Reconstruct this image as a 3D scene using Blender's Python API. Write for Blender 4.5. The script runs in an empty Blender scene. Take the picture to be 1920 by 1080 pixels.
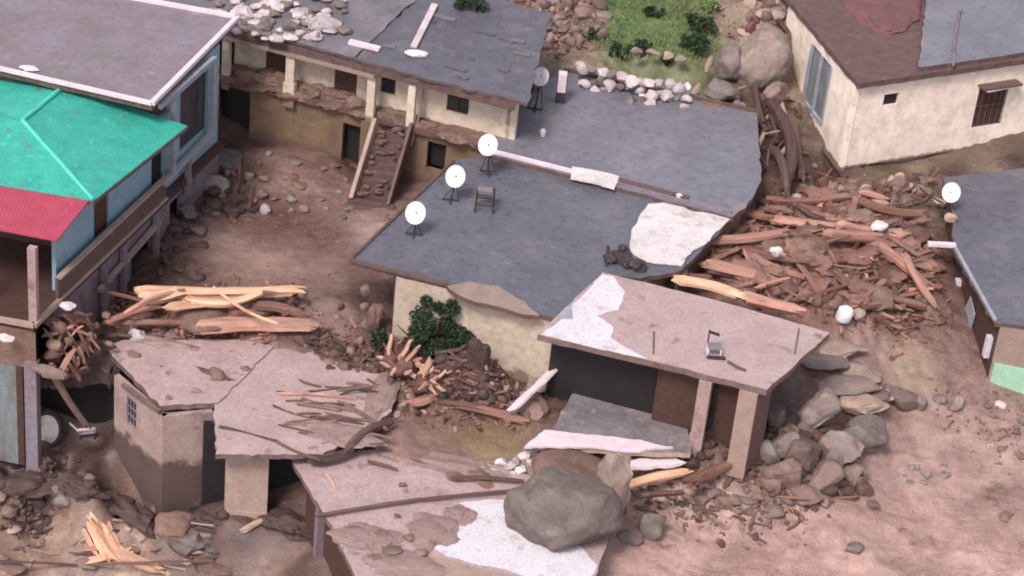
import bpy, bmesh, math, random
import numpy as np
from mathutils import Vector, Matrix, noise, Quaternion

# ------------------------------------------------------------------ camera, sky, sun, exposure
S = bpy.context.scene
PITCH, ROLL, DIST, FOC = 32.0, 6.0, 110.0, 82.5
_p, _a = math.radians(PITCH), math.radians(ROLL)
CAM = Vector((0, -DIST*math.cos(_p), DIST*math.sin(_p)))
FW = Vector((0, math.cos(_p), -math.sin(_p)))
_u0 = Vector((0, math.sin(_p), math.cos(_p))); _r0 = Vector((1, 0, 0))
RT = _r0*math.cos(_a) + _u0*math.sin(_a)
UP = -_r0*math.sin(_a) + _u0*math.cos(_a)
cd = bpy.data.cameras.new('camera'); cam = bpy.data.objects.new('camera', cd)
S.collection.objects.link(cam)
cd.lens = FOC; cd.sensor_width = 36; cd.clip_start = 1; cd.clip_end = 2000
M3 = Matrix((RT, UP, -FW)).transposed()
cam.matrix_world = Matrix.Translation(CAM) @ M3.to_4x4()
S.camera = cam

SUN_EL, SUN_AZ = 52.0, -28.0     # azimuth measured from -Y (towards the viewer) to -X
w = bpy.data.worlds.new('World'); S.world = w; w.use_nodes = True
wn = w.node_tree.nodes; wl = w.node_tree.links
bg = wn['Background']; sky = wn.new('ShaderNodeTexSky')
sky.sky_type = 'NISHITA'; sky.sun_disc = False
sky.sun_elevation = math.radians(SUN_EL); sky.sun_rotation = math.radians(180 + SUN_AZ*-1)
sky.dust_density = 5.0; sky.air_density = 1.0; sky.ozone_density = 1.2; sky.altitude = 1500
hs = wn.new('ShaderNodeHueSaturation'); hs.inputs['Saturation'].default_value = .42
tn = wn.new('ShaderNodeMix'); tn.data_type = 'RGBA'; tn.blend_type = 'MULTIPLY'; tn.inputs[0].default_value = 1
tn.inputs[7].default_value = (1.0, .92, .91, 1)          # overcast, slightly warm
wl.new(sky.outputs[0], hs.inputs['Color']); wl.new(hs.outputs[0], tn.inputs[6]); wl.new(tn.outputs[2], bg.inputs[0]); bg.inputs[1].default_value = 0.128
sd = bpy.data.lights.new('sun', 'SUN'); sd.energy = 1.75; sd.angle = math.radians(16); sd.color = (1, 0.90, 0.86)
sun = bpy.data.objects.new('sun', sd); S.collection.objects.link(sun)
_e, _z = math.radians(SUN_EL), math.radians(SUN_AZ)
sdir = Vector((math.sin(_z)*math.cos(_e), -math.cos(_z)*math.cos(_e), math.sin(_e)))
sun.rotation_euler = sdir.to_track_quat('Z', 'Y').to_euler()
S.view_settings.view_transform = 'Standard'; S.view_settings.look = 'None'
S.view_settings.exposure = 0.86; S.view_settings.gamma = 1.0
S.render.engine = 'CYCLES'
S.cycles.use_denoising = True
S.cycles.filter_width = 1.9
S.cycles.max_bounces = 5
random.seed(7)
DEBUG = False
rnd = random.random
def ru(a, b): return a + (b-a)*rnd()

# ------------------------------------------------------------------ pixel (1920x1080 photo) <-> world
K = 36/1920/FOC
def ray(px, py): return (FW + RT*((px-960)*K) + UP*((540-py)*K))
def P(px, py, z=0.0):
    d = ray(px, py); return CAM + d*((z-CAM.z)/d.z)
def proj(v):
    q = v-CAM; f = q.dot(FW)
    return 960 + q.dot(RT)/f/K, 540 - q.dot(UP)/f/K
def onwall(px, py, A, B):
    n = Vector((B.y-A.y, A.x-B.x, 0)); d = ray(px, py)
    return CAM + d*((Vector((A.x, A.y, 0))-CAM).dot(n)/d.dot(n))
def zat(x, y, py):
    z0, z1 = -12.0, 15.0
    for _ in range(40):
        m = (z0+z1)/2
        if proj(Vector((x, y, m)))[1] > py: z0 = m
        else: z1 = m
    return z0

# ------------------------------------------------------------------ linked objects
def tag(o, label=None, cat=None, group=None, kind=None):
    if label: o['label'] = label
    if cat: o['category'] = cat
    if group: o['group'] = group
    if kind: o['kind'] = kind
    return o
ORG = {}
def thing(name, label, cat, loc, group=None):
    o = bpy.data.objects.new(name, None); S.collection.objects.link(o)
    o.location = loc; o.empty_display_size = 0.2
    ORG[o] = Vector(loc)
    return tag(o, label, cat, group)

class MB:
    def __init__(s): s.v = []; s.f = []; s.m = []
    def add(s, vs, fs, mi=0):
        b = len(s.v); s.v += [Vector(x) for x in vs]
        for f in fs: s.f.append([b+i for i in f]); s.m.append(mi)
    def prism(s, top, th, mi=0, side=None, drop=None):
        n = len(top); side = mi if side is None else side
        d = drop or Vector((0, 0, -th)); b = len(s.v)
        s.v += [Vector(x) for x in top] + [Vector(x)+d for x in top]
        s.f.append([b+i for i in range(n)]); s.m.append(mi)
        s.f.append([b+n+i for i in reversed(range(n))]); s.m.append(side)
        for i in range(n):
            j = (i+1) % n
            s.f.append([b+i, b+n+i, b+n+j, b+j]); s.m.append(side)
    def box(s, a, b, w, h, mi=0, up=Vector((0, 0, 1))):
        """bar from a to b, width w, height h, centred"""
        a = Vector(a); b = Vector(b); d = (b-a).normalized()
        sd_ = d.cross(up)
        if sd_.length < 1e-3: sd_ = Vector((1, 0, 0))
        sd_.normalize(); u = sd_.cross(d).normalized()
        vs = []
        for p in (a, b):
            for x, y in ((-1, -1), (1, -1), (1, 1), (-1, 1)):
                vs.append(p + sd_*(x*w/2) + u*(y*h/2))
        s.add(vs, [(0, 1, 2, 3), (7, 6, 5, 4), (0, 4, 5, 1), (1, 5, 6, 2), (2, 6, 7, 3), (3, 7, 4, 0)], mi)
    def post(s, p, z0, z1, wx, wy, d=Vector((1, 0, 0)), mi=0):
        d = Vector((d.x, d.y, 0)).normalized(); e = Vector((-d.y, d.x, 0))
        top = [Vector((p[0], p[1], z1)) + d*(x*wx/2) + e*(y*wy/2) for x, y in ((-1, -1), (1, -1), (1, 1), (-1, 1))]
        s.prism(top, z1-z0, mi)
    def tube(s, pts, rad, n=8, mi=0, cap=True, wob=0.0):
        pts = [Vector(p) for p in pts]; rings = []
        if not isinstance(rad, (list, tuple)): rad = [rad]*len(pts)
        ref = Vector((0.13, 0.31, 1)).normalized()
        for i, p in enumerate(pts):
            d = (pts[min(i+1, len(pts)-1)] - pts[max(i-1, 0)]).normalized()
            x = d.cross(ref)
            if x.length < .05: x = d.cross(Vector((1, 0, 0)))
            x.normalize(); y = d.cross(x)
            b = len(s.v)
            for k in range(n):
                t = 2*math.pi*k/n; r = rad[i]*(1+ru(-wob, wob))
                s.v.append(p + x*(math.cos(t)*r) + y*(math.sin(t)*r))
            rings.append(b)
        for i in range(len(pts)-1):
            a, b = rings[i], rings[i+1]
            for k in range(n):
                l = (k+1) % n
                s.f.append([a+k, a+l, b+l, b+k]); s.m.append(mi)
        if cap:
            s.f.append([rings[0]+k for k in reversed(range(n))]); s.m.append(mi)
            s.f.append([rings[-1]+k for k in range(n)]); s.m.append(mi)
    def blob(s, c, sz, seed=0, sub=3, rough=.25, cuts=5, rot=None, mi=0, flat=.72):
        rr = random.Random(seed); bm = bmesh.new()
        bmesh.ops.create_icosphere(bm, subdivisions=sub, radius=1)
        off = Vector((rr.uniform(-50, 50), rr.uniform(-50, 50), rr.uniform(-50, 50)))
        pl = []
        for _ in range(cuts):
            n = Vector((rr.gauss(0, 1), rr.gauss(0, 1), rr.gauss(0, 1))).normalized(); pl.append((n, rr.uniform(flat-.17, flat+.17)))
        q = rot or Quaternion((rr.gauss(0, 1), rr.gauss(0, 1), rr.gauss(0, 1), rr.gauss(0, 1))).normalized() if rot is not False else Quaternion()
        b = len(s.v)
        for v in bm.verts:
            p = v.co.copy()
            for n, d in pl:
                e = p.dot(n)-d
                if e > 0: p -= n*e*.93
            p *= 1 + rough*(noise.noise(v.co*1.3+off)) + rough*.45*noise.noise(v.co*3.4+off) + rough*.2*noise.noise(v.co*8+off)
            p = Vector((p.x*sz[0], p.y*sz[1], p.z*sz[2]))
            s.v.append(Vector(c) + q @ p)
        for f in bm.faces: s.f.append([b+v.index for v in f.verts]); s.m.append(mi)
        bm.free()
    def build(s, name, mats, parent=None, label=None, cat=None, group=None, kind=None, smooth=False, base=None):
        if not isinstance(mats, (list, tuple)): mats = [mats]
        if parent is not None:
            o0 = ORG[parent]
        else:
            if base is None:
                xs = [v.x for v in s.v]; ys = [v.y for v in s.v]; zs = [v.z for v in s.v]
                base = Vector(((min(xs)+max(xs))/2, (min(ys)+max(ys))/2, min(zs))) if kind is None else Vector((0, 0, 0))
            o0 = Vector(base)
        me = bpy.data.meshes.new(name)
        me.from_pydata([tuple(v-o0) for v in s.v], [], s.f)
        for m in mats: me.materials.append(m)
        me.polygons.foreach_set('material_index', s.m)
        if smooth: me.polygons.foreach_set('use_smooth', [True]*len(s.f))
        bm = bmesh.new(); bm.from_mesh(me)
        bmesh.ops.recalc_face_normals(bm, faces=bm.faces)
        bmesh.ops.triangulate(bm, faces=[f for f in bm.faces if len(f.verts) > 4])
        bm.to_mesh(me); bm.free()
        if smooth:
            try: me.set_sharp_from_angle(angle=math.radians(42))
            except Exception: pass
        o = bpy.data.objects.new(name, me); S.collection.objects.link(o)
        ORG[o] = o0
        if parent is not None: o.parent = parent
        else: o.location = o0
        return tag(o, label, cat, group, kind)

def jag(pts, amp=.04, seg=.5, rr=None):
    """outline with irregular, chipped edges (same z plane)"""
    out = []; n = len(pts); rr = rr or random
    for i in range(n):
        a, b = Vector(pts[i]), Vector(pts[(i+1) % n]); L = (b-a).length
        k = max(1, int(L/seg)); d = (b-a).normalized(); nn = Vector((-d.y, d.x, 0))
        out.append(a)
        for j in range(1, k):
            out.append(a.lerp(b, (j+rr.uniform(-.25, .25))/k) + nn*rr.gauss(0, amp))
    return out
def fract(pts, amp=.18, depth=4, seed=1):
    rr = random.Random(seed); pts = [Vector(p) for p in pts]
    for _ in range(depth):
        o = []; n = len(pts)
        for i in range(n):
            a, b = pts[i], pts[(i+1) % n]; d = b-a
            nn = Vector((-d.y, d.x, 0))
            o += [a, (a+b)/2 + nn*rr.uniform(-amp, amp)]
        pts = o
    return pts

# ------------------------------------------------------------------ materials
def nodes(name):
    m = bpy.data.materials.new(name); m.use_nodes = True
    nt = m.node_tree; b = nt.nodes['Principled BSDF']; return m, nt, b
def ramp(nt, src, stops):
    r = nt.nodes.new('ShaderNodeValToRGB'); e = r.color_ramp.elements
    while len(e) < len(stops): e.new(.5)
    for i, (p, c) in enumerate(stops):
        e[i].position = p; e[i].color = (c, c, c, 1) if isinstance(c, (int, float)) else (*c[:3], 1)
    nt.links.new(src, r.inputs[0]); return r
def nz(nt, vec, scale, detail=6, rough=.6, dist=0.0):
    n = nt.nodes.new('ShaderNodeTexNoise'); n.inputs['Scale'].default_value = scale
    n.inputs['Detail'].default_value = detail; n.inputs['Roughness'].default_value = rough
    n.inputs['Distortion'].default_value = dist
    nt.links.new(vec, n.inputs['Vector']); return n
def mix(nt, fac, a, b, mode='MIX'):
    m = nt.nodes.new('ShaderNodeMix'); m.data_type = 'RGBA'; m.blend_type = mode
    for i, v in ((0, fac), (6, a), (7, b)):
        if isinstance(v, (int, float)): m.inputs[i].default_value = v
        elif isinstance(v, tuple): m.inputs[i].default_value = (*v[:3], 1)
        else: nt.links.new(v, m.inputs[i])
    return m.outputs[2]
def mth(nt, op, a, b=None, clamp=False):
    m = nt.nodes.new('ShaderNodeMath'); m.operation = op; m.use_clamp = clamp
    for i, v in ((0, a), (1, b)):
        if v is None: continue
        if isinstance(v, (int, float)): m.inputs[i].default_value = v
        else: nt.links.new(v, m.inputs[i])
    return m.outputs[0]
def surf(name, c1, c2=None, scale=1.2, rough=(.5, .8), bump=.3, bscale=8, layers=(), mudz=None, mud=(.17, .11, .085), stretch=None, spec=.4, obj=False, attr=None, rv=0.0):
    """c1/c2 blotched; layers = (colour, scale, lo, hi); mudz = (z, height): splash of mud rising from the bottom"""
    m, nt, b = nodes(name); L = nt.links
    tc = nt.nodes.new('ShaderNodeTexCoord'); geo = nt.nodes.new('ShaderNodeNewGeometry')
    vec = tc.outputs['Object'] if obj else geo.outputs['Position']
    if stretch:
        mp = nt.nodes.new('ShaderNodeMapping'); mp.inputs['Scale'].default_value = stretch
        L.new(vec, mp.inputs[0]); vec = mp.outputs[0]
    c2 = c2 or tuple(x*.7 for x in c1)
    n1 = nz(nt, vec, scale, 8, .65)
    f = ramp(nt, n1.outputs[0], [(.32, 0.0), (.68, 1.0)])
    if attr:
        at = nt.nodes.new('ShaderNodeAttribute'); at.attribute_name = attr
        col = mix(nt, 1.0, at.outputs['Color'], mix(nt, f.outputs[0], (1.18, 1.18, 1.18), (.78, .75, .74)), 'MULTIPLY')
    else:
        col = mix(nt, f.outputs[0], c1, c2)
    n2 = nz(nt, vec, scale*9, 5, .7)
    g = ramp(nt, n2.outputs[0], [(.28, .72), (.5, 1.0), (.74, 1.22)])
    col = mix(nt, 1.0, col, g.outputs[0], 'MULTIPLY')
    if rv:
        oi = nt.nodes.new('ShaderNodeObjectInfo')
        rvv = ramp(nt, oi.outputs['Random'], [(0, (1-rv, 1-rv, 1-rv)), (.5, (1, .97, .95)), (1, (1+rv, 1+rv*.95, 1+rv*.9))])
        col = mix(nt, 1.0, col, rvv.outputs[0], 'MULTIPLY')
    for i, l in enumerate(layers):
        q = nt.nodes.new('ShaderNodeMapping'); q.inputs['Location'].default_value = (13.7*(i+1), 7.1*i, 3.3)
        L.new(vec, q.inputs[0])
        nn = nz(nt, q.outputs[0], l[1], 7, .62)
        r = ramp(nt, nn.outputs[0], [(l[2], 0.0), (l[3], 1.0)])
        col = mix(nt, r.outputs[0], col, l[0])
    if mudz:
        sx = nt.nodes.new('ShaderNodeSeparateXYZ'); L.new(geo.outputs['Position'], sx.inputs[0])
        nn = nz(nt, geo.outputs['Position'], 1.1, 6, .7)
        h = mth(nt, 'ADD', mth(nt, 'MULTIPLY', mth(nt, 'SUBTRACT', nn.outputs[0], .5), mudz[1]*2.2), mudz[0])
        t = mth(nt, 'DIVIDE', mth(nt, 'SUBTRACT', h, sx.outputs[2]), mudz[1]*.35, True)
        t = mth(nt, 'MULTIPLY', t, .88)
        col = mix(nt, t, col, mud)
    L.new(col, b.inputs['Base Color'])
    rr_ = ramp(nt, n2.outputs[0], [(.3, rough[0]), (.7, rough[1])])
    L.new(rr_.outputs[0], b.inputs['Roughness'])
    b.inputs['Specular IOR Level'].default_value = spec
    if bump:
        bp = nt.nodes.new('ShaderNodeBump'); bp.inputs['Strength'].default_value = bump
        bp.inputs['Distance'].default_value = .08
        nb = nz(nt, vec, bscale, 8, .7)
        L.new(nb.outputs[0], bp.inputs['Height']); L.new(bp.outputs[0], b.inputs['Normal'])
    return m
MUD = (.24, .155, .128); MUDD = (.15, .095, .078)
mt = {}
mt['terrain'] = surf('mud_ground', (1, 1, 1), attr='Col', scale=.9, rough=(.26, .65), bump=.6, bscale=5,
                     layers=(((.15, .09, .07), .55, .60, .72), ((.34, .25, .22), 2.3, .66, .76)))
def wet_terrain():
    m = mt['terrain']; nt = m.node_tree; L = nt.links; b = nt.nodes['Principled BSDF']
    g = nt.nodes.new('ShaderNodeNewGeometry'); mp = nt.nodes.new('ShaderNodeMapping')
    mp.inputs['Rotation'].default_value = (0, 0, math.radians(32)); mp.inputs['Scale'].default_value = (.28, 1.5, 1)
    L.new(g.outputs['Position'], mp.inputs[0])
    st = nz(nt, mp.outputs[0], 1.1, 8, .68, .6)
    r = ramp(nt, st.outputs[0], [(.34, (.80, .77, .76)), (.52, (1, 1, 1)), (.70, (1.12, 1.1, 1.1))])
    src = b.inputs['Base Color'].links[0].from_socket
    big = nz(nt, g.outputs['Position'], .22, 4, .6)
    wr = ramp(nt, big.outputs[0], [(.42, (.82, .79, .78)), (.58, (1.06, 1.05, 1.05))])
    c = mix(nt, 1.0, mix(nt, .9, src, r.outputs[0], 'MULTIPLY'), wr.outputs[0], 'MULTIPLY')
    L.new(c, b.inputs['Base Color'])
    rs = b.inputs['Roughness'].links[0].from_socket
    wq = ramp(nt, big.outputs[0], [(.42, .5), (.58, 1.0)])
    L.new(mth(nt, 'MULTIPLY', rs, wq.outputs[0]), b.inputs['Roughness'])
wet_terrain()
mt['mudroof'] = surf('muddy_concrete', (.46, .345, .335), (.36, .262, .252), scale=.7, rough=(.35, .7), bump=.3, bscale=6,
                     layers=(((.20, .13, .115), .9, .60, .70), ((.46, .38, .37), 2.5, .66, .78)))
mt['slabedge'] = surf('slab_edge', (.22, .15, .14), (.12, .08, .07), scale=2, bump=.4)
mt['slate'] = surf('wet_grey_roof', (.145, .145, .175), (.098, .098, .12), scale=.3, rough=(.2, .5), bump=.2, bscale=9,
                   layers=(((.13, .125, .14), .8, .58, .72), ((.23, .22, .26), 1.5, .6, .8), ((.20, .16, .155), .35, .58, .72), ((.10, .09, .10), 1.7, .64, .76)))
mt['slate2'] = surf('pale_grey_roof', (.195, .192, .225), (.145, .14, .165), scale=.28, rough=(.22, .5), bump=.2, bscale=9,
                    layers=(((.14, .13, .145), .9, .60, .72), ((.25, .21, .22), .5, .56, .7), ((.15, .135, .15), 1.9, .62, .76)))
mt['slate3'] = surf('dark_slate', (.125, .125, .155), (.09, .085, .10), scale=.8, rough=(.3, .6), bump=.5, bscale=4,
                    layers=(((.17, .14, .145), .9, .55, .68), ((.06, .06, .055), 2.0, .62, .7)))
mt['slate4'] = surf('mixed_grey_slate', (.20, .185, .205), (.13, .12, .135), scale=.6, rough=(.35, .65), bump=.5, bscale=4, layers=(((.27, .22, .21), 1.1, .58, .72), ((.08, .07, .07), 2.0, .62, .74)))
mt['drift'] = surf('dried_mud_drift', (.33, .235, .215), (.24, .165, .15), scale=1.2, rough=(.4, .75), bump=.6, bscale=5, layers=(((.18, .12, .1), 1.5, .6, .74),))
mt['aroof'] = surf('grey_cement_roof', (.235, .20, .235), (.19, .155, .165), scale=.5, rough=(.4, .65), bump=.15,
                   layers=(((.17, .16, .13), .35, .56, .72), ((.28, .27, .31), 1.2, .62, .76)))
mt['edge'] = surf('worn_roof_edge', (.16, .105, .095), (.08, .05, .045), scale=3, bump=.5)
mt['cream'] = surf('cream_plaster', (.66, .56, .45), (.52, .43, .34), scale=.25, rough=(.7, .9), bump=.25, bscale=10,
                   layers=(((.35, .26, .2), 1.1, .62, .78),), mudz=(3.6, .5))
mt['cream2'] = surf('cream_plaster_low', (.52, .44, .34), (.41, .33, .26), scale=.3, rough=(.7, .9), bump=.25, bscale=10,
                    layers=(((.34, .24, .2), .9, .60, .8),), mudz=(.2, .7))
mt['cream3'] = surf('pale_cream_plaster', (.86, .75, .64), (.76, .64, .53), scale=.16, rough=(.7, .9), bump=.15, bscale=8,
                    layers=(((.58, .46, .38), .9, .62, .85), ((.40, .30, .25), 1.6, .68, .78)), mudz=(1.75, .3))
mt['ochre'] = surf('mud_stained_wall', (.23, .155, .095), (.15, .10, .07), scale=.9, bump=.4, layers=(((.15, .09, .07), .8, .55, .7),), mudz=(.9, .6), mud=(.14, .085, .07))
mt['pink'] = surf('pinkish_render', (.40, .30, .28), (.30, .21, .19), scale=.9, bump=.3, layers=(((.19, .12, .1), .8, .60, .72),), mudz=(-3.0, .9), mud=(.075, .048, .042))  # dark band low on the hut paints both mud and pit shade
mt['white'] = surf('dirty_white_paint', (.68, .66, .70), (.58, .55, .58), scale=1.0, rough=(.4, .6), bump=.15, layers=(((.40, .31, .29), 1.3, .58, .74), ((.34, .27, .26), 4.0, .64, .76)))
mt['dish'] = surf('white_dish_enamel', (.78, .76, .78), (.68, .66, .67), scale=3, rough=(.3, .45), bump=0)
mt['rim'] = surf('white_parapet_paint', (.78, .68, .72), (.62, .52, .55), scale=1.6, rough=(.5, .7), bump=.15)
mt['bluewall'] = surf('pale_blue_paint', (.27, .42, .50), (.20, .32, .40), scale=1.5, bump=.15, layers=(((.3, .28, .3), 1.5, .6, .75),))
mt['bluegrey'] = surf('blue_grey_paint', (.36, .385, .44), (.25, .26, .31), scale=1.8, bump=.15)
mt['purple'] = surf('muddy_grey_render', (.27, .22, .26), (.18, .13, .14), scale=1.2, bump=.3, layers=(((.13, .09, .09), 1.0, .55, .7),))
mt['green'] = surf('turquoise_sheet', (.05, .42, .33), (.035, .31, .245), scale=1.2, rough=(.35, .6), bump=.35, bscale=7, layers=(((.10, .58, .46), 3.0, .6, .75), ((.10, .21, .17), 1.3, .60, .74), ((.16, .24, .2), .6, .62, .72)))
mt['greenr'] = surf('turquoise_ridge', (.10, .60, .50), (.07, .5, .4), scale=3, bump=.2)
mt['red'] = surf('crimson_sheet', (.44, .065, .11), (.34, .05, .085), scale=1.4, rough=(.4, .6), bump=.3, bscale=7, layers=(((.58, .16, .2), 3.0, .62, .78),))
mt['dark'] = surf('painted_opening_shade', (.022, .017, .019), (.013, .010, .012), scale=1, bump=0, rough=(.5, .8))  # near-black colour painting the shade inside openings and voids
mt['glass'] = surf('dark_window_glass', (.045, .05, .06), (.03, .03, .04), scale=1, bump=0, rough=(.12, .3))
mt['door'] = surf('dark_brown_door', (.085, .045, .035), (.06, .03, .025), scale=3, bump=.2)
mt['brown'] = surf('brown_timber_band', (.15, .09, .08), (.10, .06, .055), scale=2, bump=.3, layers=(((.28, .2, .17), 2, .62, .75),))
mt['tan'] = surf('tan_stone', (.41, .31, .26), (.31, .23, .19), scale=1.5, bump=.4, rv=.22)
mt['rock'] = surf('grey_boulder', (.20, .17, .155), (.12, .098, .088), scale=1.0, rough=(.55, .85), bump=.8, bscale=5, layers=(((.27, .235, .22), 1.1, .56, .74), ((.09, .07, .062), 2.4, .62, .74), ((.17, .13, .115), .55, .56, .66)), rv=.22)
mt['rockl'] = surf('pale_boulder', (.29, .24, .225), (.17, .138, .128), scale=1.2, rough=(.55, .85), bump=.6, bscale=5, layers=(((.2, .14, .125), 1.3, .56, .68), ((.25, .165, .14), .6, .50, .60)), rv=.22)
mt['rockp'] = surf('pink_brown_boulder', (.25, .175, .15), (.15, .105, .09), scale=1.0, rough=(.55, .85), bump=.6, bscale=5, layers=(((.16, .10, .085), 1.0, .58, .7),), rv=.22)
mt['stonew'] = surf('pale_rubble_stone', (.55, .49, .50), (.38, .33, .34), scale=1.6, bump=.6, bscale=5, layers=(((.2, .15, .14), 1.6, .58, .7),), rv=.22)
G = (6, 6, .5)
mt['peel'] = surf('peeled_timber', (.80, .54, .37), (.58, .33, .22), scale=1.0, rough=(.5, .7), bump=.4, stretch=G, obj=True, layers=(((.32, .12, .07), .8, .62, .74),), rv=.22)
mt['wood'] = surf('red_brown_timber', (.27, .135, .10), (.165, .08, .06), scale=1.0, rough=(.5, .8), bump=.5, stretch=G, obj=True, layers=(((.12, .05, .04), .9, .58, .7), ((.25, .17, .14), .45, .50, .62)), rv=.35)
mt['woodo'] = surf('orange_timber', (.56, .31, .24), (.40, .205, .155), scale=1.0, rough=(.5, .8), bump=.5, stretch=G, obj=True, layers=(((.25, .1, .07), .9, .6, .74), ((.27, .18, .15), .4, .54, .66)), rv=.35)
mt['bark'] = surf('muddy_bark', (.16, .10, .085), (.085, .05, .042), scale=1.0, rough=(.5, .8), bump=.8, stretch=G, obj=True, layers=(((.30, .2, .17), .8, .6, .74),), rv=.35)
mt['root'] = surf('wet_roots', (.17, .085, .065), (.08, .04, .032), scale=3, bump=.6, layers=(((.34, .22, .19), 1.5, .6, .74),))
mt['rootl'] = surf('stripped_roots', (.60, .38, .28), (.40, .22, .16), scale=3, bump=.4, layers=(((.25, .12, .09), 1.8, .6, .74),))
mt['splinter'] = surf('splintered_wood_mass', (.29, .16, .125), (.18, .095, .075), scale=2.5, bump=.7, bscale=4, layers=(((.50, .27, .19), 1.2, .6, .72), ((.10, .05, .04), 1.0, .62, .7)))
mt['mudlump'] = surf('mud_clods', (.24, .155, .125), (.14, .088, .07), scale=1.4, rough=(.4, .75), bump=.8, bscale=4, layers=(((.35, .25, .21), 2.0, .62, .74),), rv=.22)
mt['mudred'] = surf('crimson_mud_heap', (.19, .085, .085), (.13, .062, .06), scale=1.3, bump=.8, bscale=5, layers=(((.26, .15, .14), 2, .62, .76), ((.13, .06, .06), 1.5, .64, .74)))
mt['leaf'] = surf('dark_leaves', (.036, .062, .03), (.02, .038, .018), scale=2.5, bump=0, rough=(.4, .6), spec=.3)
mt['leaf2'] = surf('bright_leaves', (.20, .29, .115), (.12, .19, .07), scale=2.5, bump=0, rough=(.5, .7), spec=.3)
mt['metal'] = surf('dark_rusty_metal', (.06, .045, .045), (.03, .025, .025), scale=4, bump=.2)
mt['cloth'] = surf('white_sheet', (.72, .68, .67), (.58, .53, .52), scale=1.0, rough=(.5, .8), bump=.9, bscale=2.2, layers=(((.40, .34, .31), 1.0, .56, .72), ((.30, .25, .24), 3.0, .66, .78)))
mt['dust'] = surf('grey_rubble_floor', (.24, .21, .215), (.13, .115, .12), scale=.9, bump=.6, bscale=5, layers=(((.40, .34, .33), 1.3, .58, .7),))
mt['mint'] = surf('mint_green_paint', (.36, .60, .42), (.30, .5, .36), scale=2, bump=.15)
mt['olive'] = surf('olive_mud_water', (.25, .175, .095), (.21, .15, .09), scale=.8, rough=(.2, .35), bump=.1, bscale=3)
mt['teal'] = surf('faded_teal_paint', (.20, .26, .28), (.15, .13, .125), scale=1.6, bump=.2, stretch=(1, 1, .4))

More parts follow.
